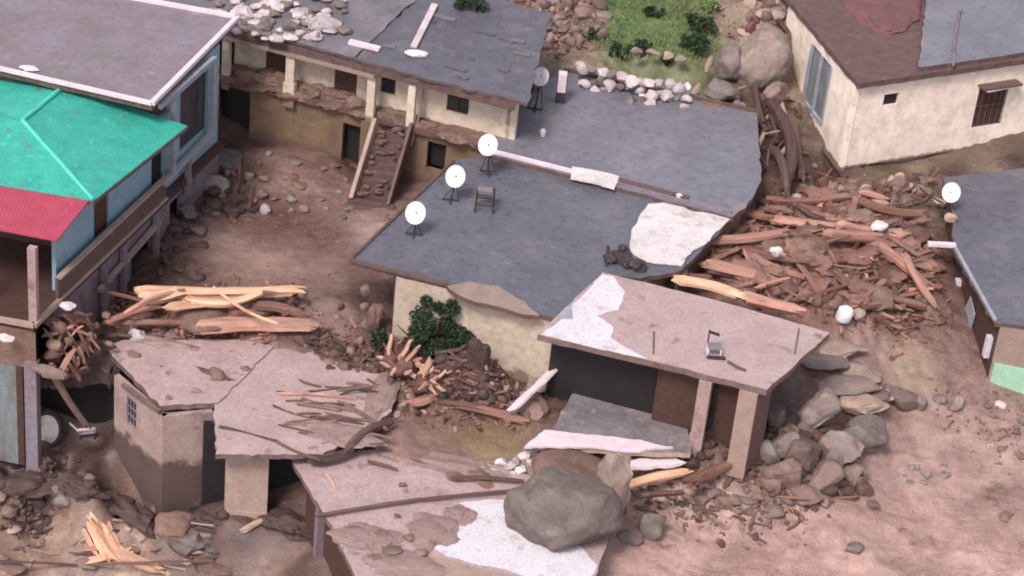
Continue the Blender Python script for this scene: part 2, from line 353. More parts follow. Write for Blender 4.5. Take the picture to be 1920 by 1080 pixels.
# ------------------------------------------------------------------ terrain
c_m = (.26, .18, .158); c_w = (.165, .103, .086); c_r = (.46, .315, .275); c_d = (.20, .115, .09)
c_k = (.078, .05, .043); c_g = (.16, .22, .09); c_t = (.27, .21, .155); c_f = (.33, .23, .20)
c_y = (.44, .31, .24)
TP = [ # px, py, z of the pixel, amplitude, colour [, ground z when hidden below something]
 (420,450,0,.10,c_m),(470,500,0,.05,(.33,.225,.19)),(560,350,.3,.25,c_m),(620,320,.5,.25,c_w),(500,280,.5,.3,c_m),(560,430,.1,.15,c_w),(620,450,.1,.15,c_w),(540,400,.2,.2,c_w),(500,440,.05,.1,c_w),
 (600,520,0,.1,c_m),(400,345,.2,.35,c_k),(640,600,0,.3,c_m),(420,620,-.1,.3,c_w),(300,630,-.3,.2,c_w),(240,610,-.5,.3,c_w),(330,420,.1,.4,c_k),(320,510,-.2,.3,c_k),(250,540,-.5,.3,c_k),
 (660,690,-.2,.3,c_w),(560,290,.5,.2,c_w),(700,380,.4,.2,c_m),(800,380,.6,.2,c_m),(700,430,.3,.1,(.33,.235,.215)),(430,278,.5,.15,c_k),(460,300,.4,.2,c_w),(600,600,0,.2,c_m),(480,640,-.1,.3,c_w),(690,560,.1,.2,c_k),(720,620,0,.2,c_k),
 (600,-60,6.2,.3,c_m),(900,-40,6.2,.4,c_m),(1080,60,4.8,.8,(.30,.19,.17)),(1040,10,5.4,.8,(.30,.19,.17)),(1230,50,4.8,.15,c_g),(1160,20,5.0,.3,c_g),(1150,80,4.6,.3,c_g),(1350,30,4.9,.4,c_t),
 (1240,-40,5.6,.2,c_g),(1310,70,4.7,.3,c_g),(1240,112,4.5,.1,c_g),(1100,112,4.0,.3,c_t),(1400,60,4.6,.5,c_t),(1230,155,3.2,.2,c_k),(1380,190,3.0,.3,c_k),(1450,-30,6,.4,c_d),
 (1440,160,3.3,.4,c_t),(1450,300,2.3,.6,c_k),(1440,240,2.6,.5,c_k),(1490,380,1.6,.4,c_d),(1530,348,1.1,.3,c_k),(1508,325,1.0,.3,c_k),(1580,345,1.9,.3,c_k),(1560,375,1.9,.4,c_d),(1600,338,1.9,.25,(.13,.095,.065)),(1680,328,1.7,.25,(.13,.095,.065)),(1780,320,1.5,.2,c_k),(1900,310,1.4,.2,c_k),(1700,370,2.0,.4,(.13,.095,.065)),
 (1420,400,2.0,.6,c_d),(1500,450,2.2,.6,c_d),(1600,420,2.3,.6,c_d),(1700,450,1.8,.5,c_d),(1600,520,1.6,.5,c_d),(1720,560,.6,.4,c_w),(1640,590,.9,.4,c_d),(1350,470,2,.4,c_d),(1400,550,2.1,.3,c_d),(1500,570,1.7,.3,c_d),
 (1800,640,-.3,.25,c_m),(1640,660,-.1,.4,c_m),(1700,690,-.6,.15,c_t),(1850,720,-1.1,.15,c_m),(1900,800,-1.9,.25,c_f),(1760,790,-1.7,.15,c_f),(1650,860,-2.2,.15,c_f),(1850,900,-2.8,.2,c_f),
 (1700,960,-3,.12,c_r),(1900,1050,-3.5,.12,c_r),(1500,970,-2.6,.15,c_r),(1450,1050,-3.1,.12,c_r),(1250,1060,-2.9,.15,c_r),(1250,910,-1.8,.3,c_r),(1350,940,-2.1,.3,c_r),(1400,880,-1.2,.3,c_w),
 (1450,820,-.6,.4,c_k),(1560,760,-.6,.4,c_w),(1560,690,-.1,.3,c_w),(1100,790,-.4,.1,c_k),(1200,720,-.4,.1,c_k),(1310,845,-.4,.2,c_k),(1000,765,-.5,.3,c_w),(975,730,-.4,.2,c_k),(850,690,.7,.45,c_k),(905,690,.7,.4,c_k),(930,720,-.1,.3,c_k),(880,735,-.4,.4,c_k),(800,690,.1,.4,c_w),(750,650,0,.2,c_w),
 (760,760,-.6,.3,c_w),(860,800,-.85,.03,(.25,.17,.12)),(930,830,-.9,.02,(.25,.19,.11)),(900,810,-.88,.02,(.26,.19,.12)),(820,850,-.95,.05,(.28,.19,.165)),(740,850,-.85,.15,(.28,.19,.165)),(640,980,-1,0,c_w,-4.2),(575,930,-1,0,c_k,-4.2),(610,990,-1,0,c_k,-4.4),(800,960,-1,0,c_w,-2.2),
 (980,960,-1,0,c_w,-2.2),(1040,1060,-2.2,.2,c_r),(1100,880,-1.3,.2,(.33,.24,.20)),(1010,880,-1.0,.1,(.33,.24,.20)),(700,1070,-1,0,c_w,-5.5),
 (465,985,-4.25,.08,c_k),(530,1000,-4.3,.08,c_k),(570,1000,-4.3,.05,c_k),(400,990,-4.7,.15,c_k),(360,960,-5.2,.15,c_k),(250,900,-5.3,.15,c_f),(100,875,-5.1,.1,c_m),(50,860,-5,.05,c_m),(130,830,-5,.05,c_k),(0,880,-5.1,.1,c_m),(320,935,-5.5,.1,c_w),
 (130,895,-5.2,.1,c_f),(260,960,-5.6,.1,c_f),(380,1020,-5.6,.15,c_w),(60,885,-5.15,.04,c_f),(190,915,-5.3,.04,c_f),(300,980,-5.7,.04,c_f),(40,925,-6.8,.3,c_k),(130,928,-6.9,.3,c_k),(200,960,-7,.3,c_k),(255,990,-7.1,.3,c_k),(315,1010,-7.1,.3,c_k),(80,965,-7.1,.4,c_k),(100,1000,-7.2,.3,c_y),(300,1020,-7.3,.4,c_y),(400,1070,-6.3,.2,c_f),(560,1050,-4.8,.1,c_m),
 (50,1060,-7.6,.3,c_y),(250,1070,-7.6,.3,c_y),(500,1080,-5.6,.15,c_f),
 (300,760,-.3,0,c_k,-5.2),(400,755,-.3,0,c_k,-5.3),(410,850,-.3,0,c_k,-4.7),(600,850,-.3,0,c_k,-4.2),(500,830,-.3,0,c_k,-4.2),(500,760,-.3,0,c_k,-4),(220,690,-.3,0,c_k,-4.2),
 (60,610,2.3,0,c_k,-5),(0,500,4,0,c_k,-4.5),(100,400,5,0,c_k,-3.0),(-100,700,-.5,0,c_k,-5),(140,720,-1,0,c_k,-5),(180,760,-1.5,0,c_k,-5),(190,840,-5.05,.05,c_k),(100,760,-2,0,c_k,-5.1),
 (850,450,3.4,0,c_w,.2),(1000,350,3.4,0,c_w,.5),(1200,300,3.4,0,c_w,1.2),(1000,540,3.4,0,c_w,-.2),(1250,450,3.4,0,c_w,.6),(1250,560,3.5,0,c_k,-.2),(1450,620,3.5,0,c_k,-.2),(1300,660,3.5,0,c_k,-.3),
 (1850,450,2,0,c_k,0),(1900,560,2,0,c_k,-1),(1750,200,5,0,c_t,1.1),(1900,200,5,0,c_t,.9),(700,100,6.5,0,c_k,.2),(500,60,6.5,0,c_k,.2),(900,120,6.5,0,c_k,.8),(300,100,7,0,c_k,.2),(440,100,6.5,0,c_k,.2),(400,170,3.5,0,c_k,.2),
]
C2, ZC, AM, CL = [], [], [], []
for t in TP:
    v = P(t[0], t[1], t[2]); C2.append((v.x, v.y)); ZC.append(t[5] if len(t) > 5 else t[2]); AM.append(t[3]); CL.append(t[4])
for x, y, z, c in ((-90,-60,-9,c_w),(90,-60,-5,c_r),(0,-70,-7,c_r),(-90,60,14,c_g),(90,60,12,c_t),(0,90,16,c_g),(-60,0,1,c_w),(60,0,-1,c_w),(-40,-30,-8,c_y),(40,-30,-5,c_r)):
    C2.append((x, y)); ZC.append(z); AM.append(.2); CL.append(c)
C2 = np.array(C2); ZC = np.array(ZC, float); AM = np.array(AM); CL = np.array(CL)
def ker(d): return np.sqrt(d*d+.6)
_n = len(C2); _D = np.sqrt(((C2[:, None]-C2[None])**2).sum(-1))
_A = np.zeros((_n+1, _n+1)); _A[:_n, :_n] = ker(_D) - np.eye(_n)*.04; _A[:_n, _n] = 1; _A[_n, :_n] = 1
_W = np.linalg.solve(_A, np.append(ZC, 0))
_ht = np.random.RandomState(3).rand(256, 256)
def vn(x, y):
    xi = np.floor(x).astype(int); yi = np.floor(y).astype(int); fx = x-xi; fy = y-yi
    fx = fx*fx*(3-2*fx); fy = fy*fy*(3-2*fy)
    h = lambda a, b: _ht[a % 256, b % 256]
    return (h(xi, yi)*(1-fx)+h(xi+1, yi)*fx)*(1-fy)+(h(xi, yi+1)*(1-fx)+h(xi+1, yi+1)*fx)*fy - .5
def fbm(x, y, f, o, g=.55):
    s = 0; a = 1
    for i in range(o):
        c, q = math.cos(i*1.3+.4), math.sin(i*1.3+.4)
        s = s + a*vn((x*c-y*q)*f+17*i, (x*q+y*c)*f+5*i); f *= 2.05; a *= g
    return s
def hgt(x, y, col=False):
    x = np.asarray(x, float).ravel(); y = np.asarray(y, float).ravel(); z = np.empty_like(x)
    am = np.empty_like(x); cc = np.empty((len(x), 3))
    for s0 in range(0, len(x), 20000):
        sl = slice(s0, s0+20000)
        d2 = (x[sl, None]-C2[None, :, 0])**2 + (y[sl, None]-C2[None, :, 1])**2
        z[sl] = np.sqrt(d2+.6) @ _W[:_n] + _W[_n]
        wt = 1/(d2+.35)**1.6; wt /= wt.sum(1, keepdims=True)
        am[sl] = wt @ AM
        if col: cc[sl] = wt @ CL
    rid = 1-2*np.abs(fbm(x+31, y, .55, 3))
    n = fbm(x, y, .33, 6, .6)*1.5 + (rid-.6)*.5
    z = np.clip(z, -12, 22) + am*n + .25*am*fbm(x, y, 2.6, 3, .7)*1.4
    return (z, cc) if col else z
def H(x, y): return float(hgt([x], [y])[0])
def GP(px, py):
    """where the view ray meets the ground"""
    d = ray(px, py); ts = np.linspace((14-CAM.z)/d.z, (-11-CAM.z)/d.z, 260)
    X = CAM.x+d.x*ts; Y = CAM.y+d.y*ts; Z = CAM.z+d.z*ts
    b = np.nonzero(Z < hgt(X, Y))[0]
    i = b[0] if len(b) else 259
    return Vector((X[i], Y[i], Z[i]))
def axis_(lo, hi, step, far):
    a = list(np.arange(lo, hi+1e-6, step)); s = step
    while a[-1] < far: s *= 1.12; a.append(a[-1]+s)
    s = step
    while a[0] > -far: s *= 1.12; a.insert(0, a[0]-s)
    return np.array(a)
gx = axis_(-31, 31, .125, 320); gy = axis_(-27, 32, .14, 320)
GX, GY = np.meshgrid(gx, gy); Z, CC = hgt(GX, GY, True)
nx, ny = len(gx), len(gy)
me = bpy.data.meshes.new('ground')
me.vertices.add(nx*ny)
me.vertices.foreach_set('co', np.stack([GX.ravel(), GY.ravel(), Z], 1).ravel().astype(np.float32))
ii = (np.arange(ny-1)[:, None]*nx + np.arange(nx-1)[None]).ravel()
q = np.stack([ii, ii+1, ii+nx+1, ii+nx], 1).astype(np.int32)
me.loops.add(q.size); me.loops.foreach_set('vertex_index', q.ravel())
me.polygons.add(len(q)); me.polygons.foreach_set('loop_start', (np.arange(len(q))*4).astype(np.int32))
me.polygons.foreach_set('use_smooth', np.ones(len(q), bool))
me.update(calc_edges=True)
ca = me.color_attributes.new('Col', 'FLOAT_COLOR', 'POINT')
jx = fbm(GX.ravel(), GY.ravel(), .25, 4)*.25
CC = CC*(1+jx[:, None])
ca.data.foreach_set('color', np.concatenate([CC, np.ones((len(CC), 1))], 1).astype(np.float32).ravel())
me.materials.append(mt['terrain'])
go = bpy.data.objects.new('ground', me); S.collection.objects.link(go); tag(go, kind='structure')

if DEBUG:
    for t in TP:
        if len(t) < 6:
            v = P(*t[:3]); e = H(v.x, v.y)-t[2]
            if abs(e) > .3: print('ctl', t[:3], round(e, 2))
# ------------------------------------------------------------------ building helpers
def V2(v, z): return Vector((v.x, v.y, z))
def wall_holes(mb, A, B, z0, z1, th, holes, inward, mi=0):
    """vertical wall A-B with real openings; holes in (u0,u1,z0,z1)"""
    A = V2(A, 0); B = V2(B, 0); L = (B-A).length; d = (B-A)/L; n = inward.normalized()*th
    us = sorted({0, L, *[min(max(h[i], 0), L) for h in holes for i in (0, 1)]})
    zs = sorted({z0, z1, *[min(max(h[i], z0), z1) for h in holes for i in (2, 3)]})
    inh = lambda u, z: any(h[0] < u < h[1] and h[2] < z < h[3] for h in holes) or not (0 < u < L and z0 < z < z1)
    pt = lambda u, z, k: A + d*u + Vector((0, 0, z)) + n*k
    for i in range(len(us)-1):
        for j in range(len(zs)-1):
            u0, u1, a, b = us[i], us[i+1], zs[j], zs[j+1]
            if u1-u0 < 1e-4 or b-a < 1e-4: continue
            uc, zc = (u0+u1)/2, (a+b)/2
            if inh(uc, zc): continue
            for k in (0, 1): mb.add([pt(u0, a, k), pt(u1, a, k), pt(u1, b, k), pt(u0, b, k)], [(0, 1, 2, 3)], mi)
            e = 1e-3
            if inh(u0-e, zc): mb.add([pt(u0, a, 0), pt(u0, b, 0), pt(u0, b, 1), pt(u0, a, 1)], [(0, 1, 2, 3)], mi)
            if inh(u1+e, zc): mb.add([pt(u1, a, 0), pt(u1, b, 0), pt(u1, b, 1), pt(u1, a, 1)], [(0, 1, 2, 3)], mi)
            if inh(uc, a-e): mb.add([pt(u0, a, 0), pt(u1, a, 0), pt(u1, a, 1), pt(u0, a, 1)], [(0, 1, 2, 3)], mi)
            if inh(uc, b+e): mb.add([pt(u0, b, 0), pt(u1, b, 0), pt(u1, b, 1), pt(u0, b, 1)], [(0, 1, 2, 3)], mi)
def hole(A, B, x0, y0, x1, y1):
    a = V2(A, 0); d = (V2(B, 0)-a).normalized()
    p = onwall(x0, (y0+y1)/2, A, B); q_ = onwall(x1, (y0+y1)/2, A, B); xm = (x0+x1)/2
    t = onwall(xm, y0, A, B); b = onwall(xm, y1, A, B)
    return (V2(p, 0)-a).dot(d), (V2(q_, 0)-a).dot(d), b.z, t.z
def panel(mb, A, B, h, inward, dep, th=.06, mi=0):
    A = V2(A, 0); d = (V2(B, 0)-A).normalized(); n = inward.normalized()
    a = A + d*h[0] + n*dep; b = A + d*h[1] + n*dep
    mb.prism([V2(a, h[3]), V2(b, h[3]), V2(b+n*th, h[3]), V2(a+n*th, h[3])], h[3]-h[2], mi)
def inset(A, B, C):
    """horizontal unit normal of AB pointing towards C"""
    n = Vector((B.y-A.y, A.x-B.x, 0)).normalized()
    return n if n.dot(V2(C, 0)-V2(A, 0)) > 0 else -n
def corrug(mb, A, B, C_, D_, step=.22, dep=.05, mi=0):
    """corrugated sheet over quad/triangle: ribs run from edge AB to edge DC"""
    n = max(2, int(max((B-A).length, (C_-D_).length)/step*2))
    top = []; bot = []
    nn = (B-A).cross(D_-A).normalized()
    if nn.z < 0: nn = -nn
    for i in range(n+1):
        t = i/n; o = nn*(dep if i % 2 else 0)
        top.append(A.lerp(B, t)+o); bot.append(D_.lerp(C_, t)+o)
    b = len(mb.v); mb.v += top+bot+[p-nn*.05 for p in top]+[p-nn*.05 for p in bot]; N = n+1
    for i in range(n):
        for f in ((b+i, b+i+1, b+N+i+1, b+N+i), (b+2*N+i, b+3*N+i, b+3*N+i+1, b+2*N+i+1), (b+i, b+2*N+i, b+2*N+i+1, b+i+1), (b+N+i, b+N+i+1, b+3*N+i+1, b+3*N+i)):
            mb.f.append(list(f)); mb.m.append(mi)


# ------------------------------------------------------------------ 1. long two-storey row house at the back
ZR = 6.5
def build_row():
    A0, A1 = P(405, 43, ZR), P(955, 186, ZR)
    d = (A1-A0).normalized(); back = Vector((-d.y, d.x, 0))
    t = thing('row_house', 'long two-storey cream house with brown eaves, balcony columns and a mud-filled ground floor', 'house', V2(P(560, 290, .5), .3))
    z2, z1, zf = ZR-.62, 3.5, .2
    # roof: rises gently to the back
    ext = A0 - d*6; end = A1 + d*.3
    end = A1 + d*.9
    bk = back*8.2 + Vector((0, 0, .9)); bke = bk - d*1.9
    m = MB(); top = jag([ext, end, end+bke, ext+bk], .03, .6)
    rz = lambda p, dz=0: Vector((p.x, p.y, ZR + dz + (V2(p, 0)-V2(ext, 0)).dot(back)*.11))
    mid = ext.lerp(end, .60); midb = mid + back*8.2 + d*.6
    m.prism([rz(p) for p in jag([mid, end, end+bke, midb], .05, .5)], .14, 0, 1)
    r = m.build('roof', [mt['slate3'], mt['edge']], t)
    m = MB(); m.prism([rz(p, .07) for p in jag([ext, mid, midb, ext+bk], .05, .5)], .16, 0, 1)
    m.build('roof', [mt['slate4'], mt['edge']], t)
    for i in range(9):
        a = mid.lerp(end, rnd())+back*ru(.8, 7); m = MB(); m.box(rz(a, .03), rz(a+d*ru(.5, 1.2)+back*ru(-.2, .2), .03), ru(.25, .5), .04)
        m.build('slate_sheet', mt['slate4' if i % 2 else 'slate3'], r)
    m = MB(); a, b = P(815, 12, 7.25), P(775, 92, 6.75); m.box(a+Vector((0,0,.1)), b+Vector((0,0,.1)), .32, .12)
    m.build('ridge_strip', mt['stonew'], r)
    m = MB(); m.blob(P(782, 100, 6.8), (.62, .3, .18), 4, 2, .15, 4, False); m.build('lime_heap', mt['white'], r)
    # brown fascia board and pale beam under it
    m = MB(); a = A0-d*6+back*.12; b = A1+back*.12+d*.25
    m.box(V2(a, ZR-.38), V2(b, ZR-.38), .12, .46); m.build('fascia', mt['edge'], t)
    m = MB(); m.box(V2(a, ZR-.70)+back*.02, V2(P(702, 122, ZR), ZR-.70)+back*.14, .2, .18); m.build('beam', mt['tan'], t)
    # upper front wall, set back behind the balcony
    W0 = A0+back*1.35-d*6; W1 = A1+back*1.35
    hp = lambda *q: hole(W0, W1, *q)
    doors = [hp(497, 92, 541, 190), hp(626, 118, 669, 202)]
    wins = [hp(714, 132, 742, 176), hp(838, 160, 880, 212), hp(405, 62, 440, 130)]
    lows = [hp(440, 133, 470, 190)]
    m = MB(); wall_holes(m, W0, W1, z1-.1, ZR-.1, .22, doors+wins, back)
    m.prism([V2(W0, ZR-.16), V2(W0+back*6.2, ZR-.16), V2(W0+back*6.2+Vector((.2,0,0)), ZR-.16), V2(W0+d*.2, ZR-.16)], 6.2)
    m.build('upper_wall', mt['cream'], t)
    m = MB(); W2 = W1-d*.3; m.prism([V2(W2-d*.2, ZR-.16), V2(W2-d*1.2+back*6.2, ZR-.16), V2(W2-d*1.0+back*6.2, ZR-.16), V2(W2, ZR-.16)], 6.2); m.build('end_wall', mt['edge'], t)
    for h in doors:
        m = MB(); panel(m, W0, W1, h, back, .12); f = m.build('door', mt['door'], t)
    for h in wins:
        m = MB(); panel(m, W0, W1, h, back, .14, .03); f = m.build('window', mt['glass'], t)
        a = V2(W0, 0)+d*((h[0]+h[1])/2)+back*.1; m = MB(); m.box(V2(a, h[2]), V2(a, h[3]), .07, .06, 0, d)
        a0 = V2(W0, 0)+d*h[0]+back*.1; a1 = V2(W0, 0)+d*h[1]+back*.1
        for z in (h[2]+.04, (h[2]+h[3])/2, h[3]-.04): m.box(V2(a0, z), V2(a1, z), .06, .06)
        m.build('frame', mt['door'], f)
    # balcony floor, ground-floor wall
    F0 = A0+back*.15-d*6; F1 = A1+back*.15
    m = MB(); m.prism(jag([V2(F0, z1), V2(F1, z1), V2(F1+back*1.3, z1), V2(F0+back*1.3, z1)], .04, .5), .22); m.build('balcony_floor', mt['brown'], t)
    # mud washed on to the balcony
    m = MB()
    for i in range(60):
        u = rnd(); p = F0.lerp(F1, .28+u*.66)+back*ru(.1, 1.25)
        m.blob((p.x, p.y, z1+ru(-.05, .05)), (ru(.3, .9), ru(.25, .5), ru(.08, .22)), i, 3, .45, 1, False)
    for i in range(22):
        p = F0.lerp(F1, .30+rnd()*.34)+back*ru(.5, 1.2)
        m.blob((p.x, p.y, z1+.15), (ru(.4, .8), ru(.2, .4), ru(.2, .45)), i+90, 3, .45, 1, False)
    m.build('mud_heap', mt['mudlump'], t, smooth=True)
    G0 = A0+back*.45-d*6; G1 = A1+back*.45
    hg = lambda *q: hole(G0, G1, *q)
    gd = [hg(641, 235, 684, 312), hg(408, 165, 468, 275), hg(800, 268, 835, 320)]
    m = MB(); wall_holes(m, G0, G1, -.6, z1-.2, .25, gd, back); m.build('lower_wall', mt['ochre'], t)
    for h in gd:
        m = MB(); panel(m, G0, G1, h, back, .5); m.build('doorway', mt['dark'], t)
    # columns
    C0 = A0+back*.3; C1 = A1+back*.3
    for x, y0, y1, wd in ((425, 105, 166, .38), (547, 100, 196, .46), (700, 130, 240, .42), (776, 145, 250, .38)):
        p = onwall(x, y0, C0, C1); zb = onwall(x, y1, C0, C1).z
        m = MB(); m.post(p, min(zb, z1-.02), z2-.05, wd, .3, d)
        if x == 547: m.post(p+d*-.02, zb-.1, zb+1.2, wd+.14, .36, d)
        m.build('column', mt['cream'], t)
    p = onwall(690, 200, C0, C1)
    m = MB(); m.post(p, .1, z1-.3, .5, .36, d); m.build('column', mt['ochre'], t)
    p = onwall(797, 150, C0, C1); m = MB()
    m.tube([P(798, 146, 5.9), P(790, 200, 4.4), P(771, 272, 2.6)], .05, 6); m.build('drain_pipe', mt['tan'], t)
    # staircase from the balcony down to the yard
    s = None; top0, top1 = P(705, 232, z1), P(772, 240, z1); bt0, bt1 = P(660, 378, .35), P(728, 390, .35)
    m = MB(); n = 10
    for i in range(n):
        u0, u1 = i/n, (i+1)/n
        a = top0.lerp(bt0, u0); b = top1.lerp(bt1, u0); c = top1.lerp(bt1, u1); e = top0.lerp(bt0, u1)
        z = z1 + (0.35-z1)*u1
        m.prism([V2(a, z), V2(b, z), V2(c, z), V2(e, z)], .5, 0)
    for i in range(26):
        u = rnd(); p = top0.lerp(bt0, u).lerp(top1.lerp(bt1, u), ru(.15, .85)); m.blob(p+Vector((0, 0, .05)), (ru(.1, .3), ru(.1, .2), ru(.06, .14)), i, 2, .3, 3, False)
    s = m.build('staircase', mt['brown'], t)
    for a, b, mm in ((top0, bt0, 'tan'), (top1, bt1, 'brown')):
        m = MB(); up = Vector((0, 0, .15)); m.box(a+up+Vector((0,0,.1)), b+up, .2 if mm == 'tan' else .15, .6 if mm == 'tan' else .4); m.build('stringer', mt[mm], s)
    m = MB(); c = P(694, 372, .4); dd = (bt1-bt0).normalized()
    for k in range(3): m.box(bt0-dd*.2+Vector((0, -.1-.35*k, .1-.17*k)), bt1+dd*.3+Vector((0, -.1-.35*k, .1-.17*k)), .36, .2)
    m.build('landing', mt['brown'], s)
    # rubble on the roof
    gi = 0
    for i, (px, py, r_) in enumerate([(ru(385, 650), ru(-10, 75), ru(.16, .42)) for _ in range(100)]):
        if py > 30+ (px-385)*.22 + 22: continue
        z = 6.6 + max(0, (V2(P(px, py, 6.8), 0)-V2(ext, 0)).dot(back))*.11
        p = P(px, py, z+.1); m = MB(); m.blob(p, (r_*1.2, r_, r_*.6), i, 2, .3, 6, False)
        m.build('stone', mt['stonew'] if rnd() < .7 else mt['rock'], label='grey-white broken stone in the rubble on the back roof beside the white-edged roof', cat='stone', group='stones heaped on the back roof')
    for px, py, r_, lb in ((612, 45, .75, 'largest pale stone slab near the right end of the roof rubble'), (520, 10, .6, 'bright white stone at the top of the roof rubble'), (455, 22, .55, 'pale stone near the white roof corner in the roof rubble')):
        m = MB(); m.blob(P(px, py, 7.0), (r_*1.1, r_*.9, r_*.5), px, 3, .3, 6, False); m.build('stone', mt['stonew'], label=lb, cat='stone')
    m = MB(); a, b = P(655, 78, 6.75), P(712, 92, 6.75); m.box(a, b, .35, .16); m.build('stone_slab', mt['rim'], label='long pinkish slab lying at the right end of the roof rubble', cat='slab')
    for k, (x0, y0, x1, y1) in enumerate(((1040, 60, 1052, 215),)):
        pass
build_row()

# ------------------------------------------------------------------ 2. central house: two flat wet roofs
ZC1, ZC2 = 3.4, 3.62
def build_central():
    t = thing('flat_roof_house', 'low cream house under two joined wet grey flat roofs, middle of the village', 'house', V2(P(850, 600, 0), -.6))
    c1 = [P(x, y, ZC1) for x, y in ((655, 490), (860, 538), (1010, 588), (1060, 604), (1132, 515), (1200, 522), (1276, 508), (1380, 404), (921, 291), (855, 300))]
    m = MB(); m.prism(jag(c1, .03, .5), .22, 0, 1); r1 = m.build('front_roof', [mt['slate'], mt['edge']], t)
    c2 = [P(x, y, ZC2) for x, y in ((905, 287), (938, 222), (1058, 128), (1240, 160), (1418, 208), (1428, 338), (1398, 390), (1374, 407))]
    m = MB(); m.prism(jag(c2, .03, .5), .30, 0, 1); r2 = m.build('back_roof', [mt['slate2'], mt['edge']], t)
    # white edge strip along the joint, with plank and bar
    a, b, c = P(918, 284, ZC2), P(1100, 330, ZC2), P(1372, 400, ZC2); lift = Vector((0, 0, .05))
    m = MB(); m.box(a+lift, b+lift, .24, .14); m.build('white_coping', mt['rim'], r2)
    m = MB(); m.box(b+lift, c+lift, .2, .10); m.build('grey_coping', mt['aroof'], r2)
    m = MB(); m.prism(fract([P(x, y, ZC2+.14) for x, y in ((1072, 312), (1160, 330), (1152, 352), (1070, 332))], .05, 3, 2), .12); m.build('lime_patch', mt['cloth'], r2)
    m = MB(); m.box(P(1162, 338, ZC2+.1), P(1290, 372, ZC2+.1), .3, .14); m.build('dark_sill', mt['edge'], r2)
    # red edge kerb along the front eave, dark edge kerb on the left
    m = MB(); m.box(P(656, 488, ZC1+.05), P(866, 540, ZC1+.05), .2, .12); m.build('eave_kerb', mt['brown'], r1)
    m = MB(); m.box(P(658, 486, ZC1+.04), P(850, 302, ZC1+.04), .14, .1); m.build('side_kerb', mt['edge'], r1)
    m = MB(); m.box(P(1058, 130, ZC2+.05), P(1416, 208, ZC2+.05), .25, .14); m.build('rear_kerb', mt['edge'], r2)
    # white torn sheet of lime on the right wing
    m = MB(); hh = .09
    poly = [P(x, y, ZC1+hh) for x, y in ((1184, 432), (1215, 382), (1260, 380), (1300, 396), (1372, 403), (1345, 432), (1310, 464), (1278, 498), (1240, 494), (1212, 490), (1186, 474))]
    m.prism(fract(poly, .07, 3, 5), .05); m.build('white_sheet', mt['cloth'], r1)
    # walls
    inn = [P(x, y, ZC1) for x, y in ((735, 497), (1010, 574), (1262, 498), (1395, 352), (1385, 225), (1065, 150), (935, 235), (800, 380))]
    wl_ = [V2(p, ZC1-.2) for p in inn]
    A, B = P(735, 520, ZC1), P(1060, 613, ZC1)
    C_ = P(1000, 400, ZC1); n = inset(A, B, C_)
    A = A+n*.5; B = B+n*.5
    bt = P(1065, 160, ZC2); 
    rt = [V2(P(1262, 492, ZC1), 0), V2(P(1392, 385, ZC1), 0), V2(P(1405, 225, ZC1), 0), V2(bt, 0), V2(P(945, 240, ZC1), 0), V2(P(745, 440, ZC1), 0)]
    m = MB()
    hw = [hole(A, B, 690, 520, 690.5, 521)]
    wall_holes(m, A, B, -2.6, ZC1-.21, .25, [], n); m.build('front_wall', mt['cream2'], t)
    m = MB(); pts = [V2(B, 0)]+rt+[V2(A, 0)]; cen = V2(C_, 0)
    for i in range(len(pts)-1): wall_holes(m, pts[i], pts[i+1], -2.2, ZC1-.21, .22, [], inset(pts[i], pts[i+1], cen))
    m.build('side_wall', mt['ochre'], t)
    # broken cream parapet hanging at the front eave
    m = MB(); q_ = [(838, 536), (880, 527), (935, 536), (985, 566), (1012, 592), (985, 590), (930, 574), (866, 556)]
    m.prism(fract([P(x, y, ZC1+.18) for x, y in q_], .08, 2, 4), .22, 0, 1); m.build('broken_parapet', [mt['tan'], mt['brown']], t)
    # brick stump at the right wing corner
    m = MB(); m.post(P(1280, 500, ZC1), -1.6, ZC1-.25, .5, .5); m.build('corner_pier', mt['brown'], t)
    # small chimney
    p = P(1050, 190, ZC2); m = MB(); m.post(p, ZC2-.2, ZC2+1.35, .5, .45); ch = m.build('chimney', mt['metal'], t)
    m = MB(); m.post(p+Vector((0, 0, 0)), ZC2+.62, ZC2+1.6, .42, .5, mi=0); m.build('chimney_cap', mt['rim'], ch)
build_central()

